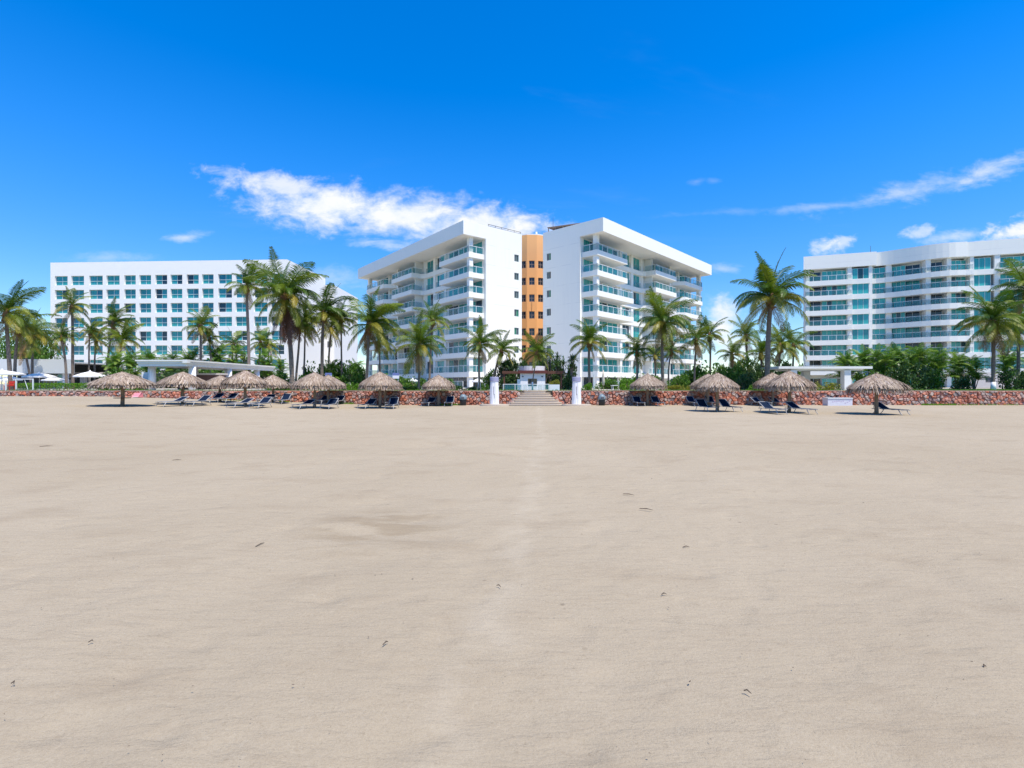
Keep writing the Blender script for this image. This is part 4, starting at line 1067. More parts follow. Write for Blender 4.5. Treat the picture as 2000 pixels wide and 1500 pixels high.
THATCH = [thatch_mesh(k) for k in (1, 2, 3, 4)]
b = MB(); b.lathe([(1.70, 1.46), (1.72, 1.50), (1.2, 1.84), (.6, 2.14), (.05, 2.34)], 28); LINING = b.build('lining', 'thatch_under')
POLES = []
for k in range(3):
    b = MB(); R = random.Random(k); b.tube([(0, 0, -.1), (.02 * R.uniform(-1, 1), .02, .8), (.03 * R.uniform(-1, 1), 0, 1.6), (0, 0, 2.33)], [.12, .105, .10, .085], 9); POLES.append(b.build('pole', 'pole_wood', True))
b = MB()
for k in range(8):
    a = 2 * PI * k / 8; b.tube([(0, 0, 2.24), (1.66 * math.cos(a), 1.66 * math.sin(a), 1.46)], .028, 5)
RIBS = b.build('rafters', 'pole_wood')
b = MB(); b.lathe([(.46, .50), (.46, .54)], 18); TABLE = b.build('shelf', 'brown_wood')
PAL = [  # pole column, base row, canopy width px, shelf, label
    (239, 793, 126, True, 'thatched palapa farthest left with a round shelf and no loungers'),
    (357, 789.5, 103, False, 'thatched palapa in front of the first canopy column'),
    (430, 784.5, 72, False, 'smaller thatched palapa half hidden between two front ones by the long canopy'),
    (479, 792.5, 97, False, 'thatched palapa in front of the last round canopy columns'),
    (533, 786.5, 68, False, 'small thatched palapa set back right of the long canopy'),
    (614, 796.5, 97, False, 'front thatched palapa of the twin pair beneath slim palm trunks'),
    (641, 787.0, 80, False, 'rear thatched palapa of the twin pair, below the notice board'),
    (742, 797, 93, False, 'front thatched palapa with two thick poles before the middle building left end'),
    (752, 789.5, 78, False, 'rear palapa almost hidden behind the front one with thick pole'),
    (856, 790.5, 75, False, 'thatched palapa against the wall left of the grey lidded bin'),
    (1265, 791.5, 82, False, 'thatched palapa against the wall before the right wing'),
    (1383, 790, 80, False, 'rear thatched palapa overlapped by its front neighbour beyond the right wing'),
    (1401, 803.5, 98, False, 'front thatched palapa standing beyond the end of the right wing'),
    (1509, 791, 84, False, 'rear thatched palapa below the tallest right palm trunk'),
    (1541, 805.5, 106, False, 'front thatched palapa below the flat white pergola'),
    (1712, 809, 121, False, 'lone thatched palapa farthest right sheltering one lounger'),
]
palapas = []
APEX = [727, 727, 734, 724, 733, 728, 733, 727, 732, 733, 731, 731, 729, 729, 725, 730]
for i, (px, py, wpx, shelf, lab) in enumerate(PAL):
    x, D, z = on_sand(px, py)
    D = min(D, 43.0) if D > 43 else D; x = PX(px, D); z = sand_z(x, D)
    s = wpx / F * D / 4.42; s = min(1.0, max(.72, s))
    t = thing('palapa', lab, 'palapa', TR(x, D, z), 'thatched palapas along the beach'); palapas.append((x, D, z, s))
    zs = min(1.15, max(.86, (EYE + (750 - APEX[i]) / F * D - z) / 2.47))
    Mx = TR(x, D, z) @ RZ(i * 2.1) @ SC(s, s, zs)
    obj('thatch', THATCH[i % 4], t, Mx, kind='stuff'); obj('lining', LINING, t, Mx); obj('rafters', RIBS, t, Mx)
    obj('pole', POLES[i % 3], t, TR(x, D, z) @ RZ(i * 1.3) @ SC(1, 1, zs))
    if shelf: obj('shelf', TABLE, t, TR(x, D, z))

# ---------------------------------------------------------------- loungers
def lounger_parts(back):
    """feet towards -y; returns meshes"""
    out_ = {}
    b = MB()
    for s in (-1, 1): b.tube([(s * .31, -1.0, .27), (s * .31, -.9, .32), (s * .31, .25, .33), (s * .31, .92, .31)], .017, 7)
    for y in (-.98, -.35, .25, .9): b.tube([(-.31, y, .30), (.31, y, .30)], .018, 6)
    out_['frame'] = b.build('frame', 'lounger_frame', True)
    legs = []
    for s in (-1, 1):
        for y0, y1 in ((-.78, -1.0), (.62, .86)):
            b = MB(); b.tube([(s * .31, y0, .31), (s * .31, (y0 + y1) / 2, .12), (s * .31, y1, 0)], [.024, .02, .018], 7); legs.append(b.build('leg', 'lounger_frame', True))
    out_['legs'] = legs
    b = MB(); n = 8
    for k in range(n):
        y0, y1 = -1.0 + 1.3 * k / n, -1.0 + 1.3 * (k + 1) / n; zf = lambda y: .335 - .02 * math.sin((y + 1) / 1.3 * PI)
        b.face([(-.29, y0, zf(y0)), (.29, y0, zf(y0)), (.29, y1, zf(y1)), (-.29, y1, zf(y1))]); b.face([(-.29, y1, zf(y1) - .015), (.29, y1, zf(y1) - .015), (.29, y0, zf(y0) - .015), (-.29, y0, zf(y0) - .015)])
    out_['seat'] = b.build('seat', 'sling_navy', True)
    a = math.radians(back); L = .72
    b = MB(); c_, s_ = math.cos(a), math.sin(a)
    for k in range(5):
        t0, t1 = L * k / 5, L * (k + 1) / 5
        for dz, fl in ((0, 1), (-.02, -1)):
            q = [(-.28, .3 + t0 * c_, .335 + t0 * s_ + dz), (.28, .3 + t0 * c_, .335 + t0 * s_ + dz), (.28, .3 + t1 * c_, .335 + t1 * s_ + dz), (-.28, .3 + t1 * c_, .335 + t1 * s_ + dz)]
            b.face(q[::fl])
    out_['backrest'] = b.build('backrest', 'sling_navy', True)
    b = MB()
    for s in (-1, 1): b.tube([(s * .305, .28, .33), (s * .305, .3 + L * c_, .335 + L * s_)], .022, 7)
    b.tube([(-.305, .3 + L * c_, .335 + L * s_), (.305, .3 + L * c_, .335 + L * s_)], .022, 7); b.tube([(-.28, .85, .3), (-.28, .3 + .55 * c_, .335 + .55 * s_)], .014, 5); b.tube([(.28, .85, .3), (.28, .3 + .55 * c_, .335 + .55 * s_)], .014, 5)
    out_['back_frame'] = b.build('back_frame', 'lounger_frame', True)
    return out_


LP = {26: lounger_parts(22), 34: lounger_parts(31), 42: lounger_parts(40)}
LOUNGE = [  # centre column, base row of the near feet, back angle, turn in degrees, label
    (338, 795.0, 26, 14, 'navy lounger with long pale frame left of the first canopy column palapa'),
    (388, 794.0, 34, 6, 'navy lounger with white legs right of the first canopy column palapa'),
    (418, 787.0, 34, 4, 'navy lounger at the wall left of the smaller half hidden palapa'),
    (447, 787.0, 34, 2, 'navy lounger at the wall right of the smaller half hidden palapa'),
    (470, 797.5, 26, 12, 'low navy lounger left of the palapa before the last canopy columns'),
    (510, 798.0, 34, 2, 'navy lounger with raised back right of the palapa before the last canopy columns'),
    (521, 789.0, 34, 0, 'navy lounger left of the small set back palapa'),
    (553, 789.5, 42, 0, 'navy lounger against the wall right of the small set back palapa'),
    (594, 799.5, 26, 12, 'navy lounger with flat foot end left of the front twin palapa'),
    (644, 799.5, 34, 2, 'navy lounger right of the front twin palapa pole'),
    (630, 789.0, 34, 4, 'navy lounger behind the front twin palapa pole'),
    (660, 789.0, 34, 0, 'navy lounger against the wall right of the rear twin palapa'),
    (718, 799.0, 34, 12, 'navy lounger left of the palapa with thick poles'),
    (766, 799.0, 42, 0, 'steep backed navy lounger right of the palapa with thick poles'),
    (765, 792.5, 42, 0, 'navy lounger peeping out behind the steep backed one'),
    (838, 792.0, 34, 12, 'navy lounger in the shade left of the palapa beside the bin'),
    (878, 792.5, 42, 0, 'small looking navy lounger seen end on beside the grey lidded bin'),
    (1247, 792.5, 42, 0, 'navy lounger seen end on left of the palapa before the right wing'),
    (1284, 792.5, 42, -4, 'navy lounger seen end on right of the palapa before the right wing'),
    (1354, 793.0, 42, -4, 'navy lounger behind its neighbour at the far side of the right wing palapas'),
    (1391, 791.5, 42, 0, 'navy lounger at the wall between the two poles beyond the right wing'),
    (1378, 804.5, 42, -6, 'steep navy lounger left of the front pole beyond the right wing'),
    (1424, 804.5, 42, -12, 'steep navy lounger right of the front pole beyond the right wing'),
    (1486, 794.0, 34, -14, 'navy lounger with pale head frame left of the rear pergola palapa'),
    (1521, 793.5, 34, -10, 'navy lounger at the wall between the two pergola palapa poles'),
    (1508, 809.5, 34, -8, 'navy lounger left of the front pergola palapa pole'),
    (1563, 809.5, 34, -16, 'navy lounger stretching right from the front pergola palapa pole'),
    (1738, 811.0, 34, -14, 'single navy lounger under the palapa farthest right'),
]
for px, py, back, turn, lab in LOUNGE:
    x, D, z = on_sand(px, py); D = min(D + .9, 42.6); x = PX(px, D); z = sand_z(x, D)
    t = thing('sun_lounger', lab, 'sun lounger', TR(x, D, z) @ RZ(math.radians(-turn)), 'navy sun loungers on the sand'); M = WM[t.name]; P_ = LP[back]
    obj('frame', P_['frame'], t, M); obj('seat', P_['seat'], t, M); br = obj('backrest', P_['backrest'], t, M); obj('back_frame', P_['back_frame'], t, M)
    for l in P_['legs']: obj('leg', l, t, M)

# ---------------------------------------------------------------- twigs and bits on the sand
TW = [(508, 1065, .045, 70, 'short dark stick lying on the sand left of centre'), (753, 1259, .03, 45, 'small brown twig on the near sand left of centre'), (177, 1256, .02, 20, 'little dark scrap of seaweed on the near sand, left'),
      (1460, 1355, .035, -30, 'thin curved twig near the bottom edge, right'), (1924, 1305, .02, 10, 'dark pebble like scrap near the right edge'), (1262, 996, .07, -15, 'long thin twig on the sand right of the trodden path'),
      (1228, 967, .06, -20, 'curved thin twig just above a longer one, right of the path'), (346, 899, .09, 15, 'thin grey stick far out on the left sand'), (90, 872, .13, 20, 'long pale stick far out near the left edge'), (1340, 1070, .04, 5, 'brown twig on the right sand beside small scraps'),
      (1297, 1163, .03, 5, 'tiny brown twig on the right near sand'), (974, 1147, .03, -35, 'dark seed pod on the trodden path'), (24, 1338, .016, 0, 'dark round seed at the bottom left')]
for px, py, L, an, lab in TW:
    x, D, z = on_sand(px, py); z = sand_z(x, D)
    t = thing('twig', lab, 'twig', TR(x, D, z + .008), 'twigs scattered on the sand'); a = math.radians(an); L *= D / 5.6 * 1.0 if py > 950 else 1
    b = MB(); b.tube([(-L * math.cos(a), -L * math.sin(a) * 1.6, .004), (L * .1, .012, .012), (L * math.cos(a), L * math.sin(a) * 1.6, .004)], [.003 + L * .025, .004 + L * .035, .002], 5); obj('stem', b.build('stem', 'twig'), t, TR(x, D, z + .006))
R = random.Random(77); b = MB()
for k in range(1300):
    y = 2.3 + 38 * R.random() ** 1.4; x = (R.random() * 2 - 1) * (1 + y * 1.05); z = sand_z(x, y) + .006; L = R.uniform(.0015, .0075) * (1 + y * .07) * (1.7 if R.random() < .06 else 1); a = R.random() * PI; w_ = L * R.uniform(.12, .5); c_, s_ = math.cos(a), math.sin(a)
    p = [(x + L * c_, y + L * s_, z), (x - w_ * s_, y + w_ * c_, z), (x - L * c_, y - L * s_, z), (x + w_ * s_, y - w_ * c_, z)]
    top = (x, y, z + w_ * .6)
    for i in range(4): b.face([p[i], p[(i + 1) % 4], top])
obj('beach_litter', b.build('beach_litter', 'twig'), kind='stuff')

# ================================================================ plants
def frond(name, mat, elev, droop, n=38, leaf=.235, hang=.35, seed=0, width=.0085, curl=0.0, spread=1.0, petiole=.13):
    """unit-length pinnate frond from the origin along +x: arching rachis, two ranks of tapering leaflets"""
    R = random.Random(seed); b = MB()
    S = 16; pts = []; p = Vector((0, 0, 0)); side = 0.0
    for k in range(S + 1):
        pts.append(p.copy()); t = k / S; a = math.radians(elev - droop * t ** 1.25); side += curl / S
        p = p + Vector((math.cos(a) * math.cos(side), math.cos(a) * math.sin(side), math.sin(a))) / S
    def at(t):
        f = t * S; k = min(S - 1, int(f)); q = pts[k].lerp(pts[k + 1], f - k); d = (pts[k + 1] - pts[k]).normalized(); return q, d
    b.tube(pts, [.011 * (1 - .85 * k / S) + .0015 for k in range(S + 1)], 4, .9)
    for i in range(n):
        t = petiole + (1 - petiole) * (i + .5) / n
        q, d = at(t); sd = d.cross(Vector((0, 0, 1)));
        if sd.length < .05: sd = Vector((0, 1, 0))
        sd.normalize(); up = sd.cross(d).normalized()
        u = (t - petiole) / (1 - petiole)
        L = leaf * (math.sin(PI * min(1, .16 + u * .80)) ** .75) * R.uniform(.85, 1.1)
        for s in (-1, 1):
            if R.random() < .05: continue
            hg = hang * R.uniform(.6, 1.4) + .25 * u
            dr = (sd * s * spread + d * (.35 + .75 * u) + up * R.uniform(.05, .30) * (1 - hang)).normalized()
            m_ = q + dr * L * .5 + Vector((0, 0, -1)) * L * .14 * hg
            dr2 = (dr + Vector((0, 0, -1)) * hg * 1.5).normalized(); e = m_ + dr2 * L * .55
            w_ = d * width * R.uniform(.8, 1.2); tn = R.random()
            b.face([q - w_ * .6, q + w_ * .6, m_ + w_, m_ - w_], tn); b.face([m_ - w_, m_ + w_, e], tn)
    return b.build(name, mat)


FR = {}
for k, (key, mat, el, dr, hg, cu) in enumerate([
    ('spear', 'frond_green', 84, 28, .1, 0), ('up', 'frond_green', 72, 62, .25, .25), ('up2', 'frond_green', 66, 80, .35, -.3), ('mid', 'frond_green', 48, 104, .55, .2), ('mid2', 'frond_green', 42, 112, .65, -.25),
    ('flat', 'frond_olive', 22, 104, .85, .2), ('flat2', 'frond_green', 14, 94, .85, -.2), ('low', 'frond_olive', -10, 72, .95, .15), ('low2', 'frond_olive', -28, 56, 1.0, -.15), ('dead', 'frond_dry', -52, 34, 1.0, .1), ('dead2', 'frond_dry', -64, 22, 1.1, -.1), ('rust', 'frond_rust', -74, 12, .9, 0)]):
    FR[key] = [frond('frond', mat, el, dr, 46, .25 if key not in ('spear',) else .15, hg, 100 + 3 * k + j, .0088, cu * (1 if j else -.6)) for j in range(2)]
AF = [frond('frond', 'areca_green', el, dr, 24, .26, .3, 300 + k, .014, .1) for k, (el, dr) in enumerate([(78, 70), (64, 95), (48, 90), (30, 80), (84, 30)])]
b = MB()
for k in range(9):
    a = 2 * PI * k / 7; r = .17 + .05 * (k % 2); z = -.35 + .14 * (k % 3); b.lathe([(.02, z - .13), (.10, z - .08), (.125, z), (.09, z + .09), (.02, z + .13)], 7, r * math.cos(a), r * math.sin(a))
COCO = b.build('coconut_bunch', 'coconut', True)
R = random.Random(9); b = MB()
b.lathe([(.14, -.7), (.2, -.35), (.26, -.05), (.2, .2), (.08, .5)], 9)
for k in range(40):
    a = 2 * PI * R.random(); z = R.uniform(-.6, .3); b.face([(.17 * math.cos(a) - .03, .17 * math.sin(a), z), (.17 * math.cos(a) + .03, .17 * math.sin(a), z), (.45 * math.cos(a), .45 * math.sin(a), z + R.uniform(-.1, .35))])
HEART = b.build('crown_heart', 'crown_fibre')


def palm(label, bx, cx, cy, D, rad, n=24, wind=.35, dead=2, skirt=0, young=.0, white=False, tw=None, coco=True, seed=0, lean_y=0.0, group='coconut palms in the garden'):
    """base column bx, crown centre (cx, cy), frond length rad - all photo pixels at distance D"""
    R = random.Random(seed * 17 + 3)
    x0, x1, z1 = PX(bx, D), PX(cx, D), PZ(cy, D); L = rad / F * D * (1.02 if rad > 75 else 1.13)
    t = thing('palm_tree', label, 'palm tree', TR(x0, D, GZ - .05), group)
    r = (tw / F * D / 2) if tw else .13
    pts, rr = [], []
    for k in range(13):
        f = k / 12; wob = .06 * math.sin(f * 5 + seed)
        pts.append((x0 + (x1 - x0) * (f ** 1.5) + wob * f, D + lean_y * f + .05 * math.sin(f * 4 + seed * 2), GZ - .05 + (z1 - GZ - .1) * f)); rr.append(r * (1.35 - .55 * min(1, f * 5)) if f < .2 else r * (.80 + .24 * (1 - f)))
    b = MB(); b.tube([Vector(q) - Vector((x0, D, GZ)) for q in pts], rr, 9); obj('trunk', b.build('trunk', 'palm_bark', True), t, TR(x0, D, GZ))
    if white:
        b = MB(); b.tube([(0, 0, -.02), (0, 0, .78)], [r * 1.38, r * 1.12], 10); obj('painted_base', b.build('painted_base', 'white_paint', True), t, TR(x0, D, GZ))
    C = TR(pts[-1][0], pts[-1][1], pts[-1][2])
    hs = max(.6, min(1.5, L / 3.2)); obj('crown_heart', HEART, t, C @ SC(hs, hs, hs))
    if coco: obj('coconut_bunch', COCO, t, C @ TR(0, 0, -.1) @ RZ(seed) @ SC(hs, hs, hs))
    KF = dict(spear=1.0, up=.98, up2=.95, mid=.82, mid2=.80, flat=.74, flat2=.72, low=.80, low2=.84, dead=.78, dead2=.80, rust=.95)
    def put(key, az, s, dz=0.0):
        s *= KF[key]
        az += -wind * math.sin(az) if key not in ('dead', 'dead2', 'rust') else 0
        # upwind fronds are lifted and shortened, downwind ones stretch out
        s *= 1 + .14 * wind * math.cos(az)
        tilt = R.uniform(-.10, .10) + (wind * .16 * math.cos(az) if key[:2] in ('up', 'mi', 'sp') else 0)
        obj('frond', FR[key][R.randrange(2)], t, C @ TR(0, 0, dz) @ RZ(az) @ Matrix.Rotation(tilt, 4, 'Y') @ Matrix.Rotation(R.uniform(-.45, .45), 4, 'X') @ SC(s, s, s))
    ga = seed * 1.3
    n += 2
    for k in range(n):
        f = (k + .5) / n; ga += 2.39996
        key = 'spear' if f < .07 else R.choice(('up', 'up2')) if f < .30 else R.choice(('mid', 'mid2')) if f < .58 else R.choice(('flat', 'flat2', 'flat')) if f < .78 - young * .1 else R.choice(('low', 'low2', 'flat'))
        put(key, ga, L * R.uniform(.85, 1.08) * (1.0 - .08 * (f < .1)), .12 * (1 - f))
    for k in range(dead): put(R.choice(('dead', 'dead2')), R.random() * 2 * PI, L * R.uniform(.6, .9), -.25)
    for k in range(skirt): put(R.choice(('rust', 'rust', 'rust', 'low2')), R.random() * 2 * PI, L * R.uniform(.75, 1.0), -.3)
    return t


PALMS = [
    ('windswept coconut palm with thick twin looking trunk at the left edge', 19, 14, 612, 52, 78, dict(wind=.8, tw=7, n=21, dead=3)),
    ('slimmer windswept palm just right of the thick one at the left edge', 29, 34, 640, 55, 60, dict(wind=.8, tw=5.5, n=17, dead=2)),
    ('palm with grey trunk between left edge pair and the hotel corner', 63, 62, 655, 60, 56, dict(wind=.7, tw=4.5, n=18, dead=3)),
    ('leaning thin palm crossing the grey trunk near the hotel corner', 61, 46, 676, 63, 40, dict(wind=.6, tw=4, n=15)),
    ('tall slender palm with small crown before the hotel second window column', 143, 140, 598, 58, 44, dict(wind=.35, tw=5, n=17, dead=2)),
    ('short palm with dark trunk before the hotel first window column', 130, 121, 657, 57, 33, dict(wind=.4, tw=4.5, n=18)),
    ('thin palm rising from the white parasol before the third hotel column', 172, 177, 646, 62, 33, dict(wind=.4, tw=3, n=18)),
    ('palm just right of the thin one above the white parasol', 185, 187, 664, 64, 32, dict(wind=.4, tw=3.2, n=16)),
    ('leaning palm with windblown crown before the fourth hotel column', 206, 220, 630, 60, 45, dict(wind=.75, tw=4, n=20)),
    ('full green palm right of the leaning one, dark short trunk', 228, 237, 664, 59, 46, dict(wind=.5, tw=5, n=22, coco=False)),
    ('palm with arching fronds before the middle of the hotel above the canopy', 393, 391, 636, 72, 44, dict(wind=.1, tw=5, n=19, dead=4)),
    ('small palm right of the arching one above the long canopy', 412, 410, 660, 74, 34, dict(wind=.2, tw=3.5, n=16)),
    ('tall palm with clean dark trunk rising behind the long canopy', 486, 483, 560, 66, 52, dict(wind=.35, tw=6, n=21, dead=3)),
    ('young yellowish palm left of the tall clean trunk above the canopy', 452, 456, 672, 78, 36, dict(wind=.2, tw=3.5, n=16)),
    ('young palm right of the tall clean trunk above the canopy', 505, 508, 668, 76, 38, dict(wind=.2, tw=3.5, n=16)),
    ('thin palm with drooping fronds at the canopy far end', 523, 524, 676, 75, 34, dict(wind=.2, tw=3, n=15)),
    ('biggest left palm with hanging rust brown skirt before the hotel end wall', 571, 557, 578, 49, 96, dict(wind=.12, tw=9, n=36, dead=1, skirt=11, seed=31)),
    ('slender palm tucked close behind the biggest left palm', 578, 586, 640, 54, 44, dict(wind=.3, tw=4.5)),
    ('thin palm right of the biggest left palm, crown against the white end wall', 592, 598, 628, 55, 54, dict(wind=.4, tw=3.6)),
    ('palm with swept green crown in front of the hotel rear block', 628, 633, 612, 52, 62, dict(wind=.65, tw=6.5, n=25, dead=3)),
    ('thin palm directly right of the swept one, trunk rising from bushes', 641, 646, 640, 58, 44, dict(wind=.4, tw=4)),
    ('slim palm with pale trunk at the right end of the hotel rear block', 668, 665, 622, 54, 45, dict(wind=.45, tw=3.6, n=19)),
    ('dense drooping windswept palm before the left wing far end', 715, 722, 634, 51, 74, dict(wind=.6, tw=6, n=30, dead=5, seed=44)),
    ('palm mostly hidden behind the dense drooping one, yellow hanging fronds', 742, 740, 668, 54, 48, dict(wind=.2, tw=3.5, n=14, dead=1)),
    ('palm with splayed drooping fronds before the left wing middle', 818, 819, 674, 50, 70, dict(wind=.25, tw=5, n=25, dead=4, seed=12)),
    ('taller palm crown showing behind the splayed one before the left wing', 838, 846, 625, 58, 46, dict(wind=.35, tw=4.5, n=20)),
    ('palm with white painted base before the left wing corner', 936, 936, 672, 48.5, 54, dict(wind=.25, tw=4.5, n=23, white=True, dead=2)),
    ('bushy palm right of the white based palm before the end wall', 962, 978, 684, 53, 46, dict(wind=.4, tw=4.5, n=20)),
    ('thin trunked palm standing in front of the gatehouse and orange tower', 1040, 1048, 688, 47.5, 47, dict(wind=.3, tw=2.6, n=22, white=True)),
    ('yellow green palm before the right wing end wall corner', 1151, 1151, 668, 50, 56, dict(wind=-.1, tw=5.5, n=25, dead=1, seed=8)),
    ('small palm before the right wing second bay with short fronds', 1244, 1245, 686, 52, 43, dict(wind=.1, tw=5, n=22, dead=3)),
    ('tallest palm in front of the right wing, crown reaching its third floor', 1294, 1294, 630, 50, 70, dict(wind=.1, tw=6.5, n=33, dead=4, seed=21)),
    ('thin palm hidden left behind the tallest right wing palm', 1281, 1279, 694, 58, 36, dict(wind=.1, tw=3.4, n=14)),
    ('thin palm right behind the tallest right wing palm', 1305, 1310, 684, 57, 42, dict(wind=.1, tw=3.4, n=16)),
    ('drooping yellowish palm at the far end of the right wing', 1357, 1358, 662, 56, 46, dict(wind=.1, tw=4, n=20, dead=5)),
    ('slim upright palm against the white cumulus past the right wing', 1387, 1386, 654, 57, 44, dict(wind=.15, tw=4, n=18, dead=2)),
    ('short golden palm between right wing and the big right palm', 1431, 1431, 692, 55, 40, dict(wind=0, tw=5, n=19, dead=4)),
    ('dark palm behind, left of the big right palm', 1462, 1457, 656, 66, 46, dict(wind=.2, tw=4.5, n=20)),
    ('biggest right palm with stout grey trunk before the wavy building edge', 1497, 1506, 582, 49, 102, dict(wind=.1, tw=10, n=36, dead=3, seed=52)),
    ('golden green palm behind the stout grey trunk, left one', 1490, 1486, 690, 60, 48, dict(wind=.1, tw=4.5, n=20, dead=2)),
    ('golden green palm behind the stout grey trunk, right one', 1522, 1522, 676, 59, 54, dict(wind=.1, tw=4.5, n=22, dead=3)),
    ('palm touching the wavy building edge above the pergola corner', 1547, 1549, 674, 61, 46, dict(wind=.2, tw=4, n=20)),
    ('palm with white painted base on the open lawn at the right', 1940, 1938, 628, 48.2, 86, dict(wind=-.05, tw=6.5, n=33, dead=5, white=True, seed=61)),
    ('palm half cut by the right edge, upper dark fronds', 2010, 2007, 566, 51, 80, dict(wind=-.2, tw=7, n=24, dead=4, seed=63)),
    ('lower dense palm at the right edge behind the cut one', 1988, 1990, 634, 55, 66, dict(wind=-.1, tw=6, n=24, dead=4, seed=64)),
]
for i, (lab, bx, cx, cy, D, rad, kw) in enumerate(PALMS):
    kw = dict(kw); kw.setdefault('seed', i + 70); palm(lab, bx, cx, cy, D, rad, **kw)


# ---------------------------------------------------------------- shrubs
def leaf_cloud(mat, seed, n=900, lx=.11, blobs=12, flat=1.0):
    """unit shrub: leaves on and inside several overlapping clumps"""
    R = random.Random(seed); b = MB()
    cl = [(R.uniform(-.62, .62), R.uniform(-.5, .5), R.uniform(.15, .8), R.uniform(.24, .42)) for _ in range(blobs)]
    for k in range(n):
        cx, cy, cz, r = R.choice(cl); v = Vector((R.gauss(0, 1), R.gauss(0, 1), R.gauss(0, 1))).normalized() * r * R.uniform(.55, 1.06)
        p = Vector((cx, cy, cz * flat)) + v
        if p.z < .02: p.z = .02 + R.random() * .1
        d = (v.normalized() * .6 + Vector((R.gauss(0, .7), R.gauss(0, .7), R.gauss(.1, .6)))).normalized(); s = d.cross(Vector((R.gauss(0, 1), R.gauss(0, 1), R.gauss(0, 1)))).normalized()
        L = lx * R.uniform(.7, 1.4); W = L * .38; tn = R.random()
        b.face([p, p + d * L * .5 + s * W, p + d * L, p + d * L * .5 - s * W], tn)
    return b.build('foliage', mat)


FOL = {m_: [leaf_cloud(m_, 40 + k, 1500) for k in range(2)] for m_ in ('leaf_mid', 'leaf_bright', 'leaf_yellow', 'leaf_dark')}
b = MB()
for k in range(5):
    a = 2 * PI * k / 5; b.tube([(0, 0, -.05), (.12 * math.cos(a), .1 * math.sin(a), .3), (.35 * math.cos(a), .3 * math.sin(a), .62)], [.03, .022, .008], 5)
STEM = b.build('stems', 'pole_wood')


def shrub(label, px, D, wpx, top, mat, base=GZ, depth=None, name='shrub', cat='shrub', group='shrubs in the resort garden', k=0):
    x = PX(px, D); wd = wpx / F * D / 1.9; h = (PZ(top, D) - base) / 1.12
    t = thing(name, label, cat, TR(x, D, base), group); M = TR(x, D, base - .03) @ RZ(0 if k % 2 else PI) @ SC(wd, depth or min(wd, 1.6), h)
    obj('foliage', FOL[mat][k % 2], t, M); obj('stems', STEM, t, M); return t


def areca(label, px, D, wpx, top, n=4, seed=0, group='areca palm clumps in the garden'):
    R = random.Random(seed + 900); x = PX(px, D); H = PZ(top, D) - GZ; W = wpx / F * D / 2
    t = thing('areca_palm', label, 'areca palm', TR(x, D, GZ), group); b = MB(); spots = []
    for k in range(n):
        a = 2 * PI * k / n + seed; r = W * .42 * R.uniform(.3, 1.1); hz = H * (.22 + .48 * ((k * 0.618) % 1.0)); q = Vector((r * math.cos(a), r * .6 * math.sin(a), hz)); b.tube([(q.x * .25, q.y * .25, -.05), (q.x * .7, q.y * .7, hz * .5), tuple(q)], [.05, .045, .035], 6); spots.append(q)
    obj('stems', b.build('stems', 'palm_bark'), t, TR(x, D, GZ))
    for q in spots:
        L = max(.7, min(H * .60, W * .9 + .5))
        for j in range(11):
            m_ = AF[0] if j < 4 else AF[4] if j == 4 else AF[1 + (j + n) % 3]
            obj('frond', m_, t, TR(x + q.x, D + q.y, GZ + q.z) @ RZ(j * 2.4 + R.random()) @ Matrix.Rotation(R.uniform(-.3, .3), 4, 'X') @ SC(L * R.uniform(.8, 1.15), L, L * R.uniform(.85, 1.1)))


AR = [(228, 53, 44, 672, 5, 'leafy areca clump rising behind the first palapa'), (258, 55, 40, 672, 5, 'broad areca clump at the left end of the long canopy'), (292, 72, 50, 668, 4, 'areca clump above the canopy roof, left end'), (335, 73, 46, 672, 4, 'areca clump above the canopy roof beneath hotel windows'), (372, 74, 44, 660, 5, 'areca clump above the canopy joint block'),
      (425, 75, 50, 652, 5, 'areca clump behind the canopy right half'), (465, 76, 46, 656, 4, 'areca clump behind the tall clean palm trunk'), (548, 74, 30, 690, 3, 'small areca clump past the canopy far end'), (518, 72, 42, 664, 4, 'areca clump at the far end of the canopy'),
      (645, 54, 36, 696, 4, 'areca clump between the two twin palapa palm trunks'), (690, 56, 36, 698, 5, 'tall areca clump before the hotel rear block right end'), (1650, 56, 44, 676, 5, 'areca clump behind right pergola pillar'), (1688, 57, 50, 668, 6, 'areca clump rising right of the flat pergola'),
      (1722, 54, 46, 664, 6, 'areca clump behind the farthest right palapa, left part'), (1755, 56, 52, 662, 6, 'tall areca clump behind the farthest right palapa top'), (1790, 53, 50, 660, 6, 'tallest areca clump right of the farthest palapa'), (1826, 55, 48, 664, 6, 'areca clump with grey lower leaves at the lawn edge'), (1868, 58, 40, 676, 5, 'thin stemmed areca clump on the lawn left of white based palm'), (1902, 57, 36, 684, 4, 'areca clump just left of the white based lawn palm'), (1968, 60, 44, 668, 5, 'areca clump near the right edge before the building')]
for i, (px, D, wpx, top, n, lab) in enumerate(AR): areca(lab, px, D, wpx, top, n + 2, i)

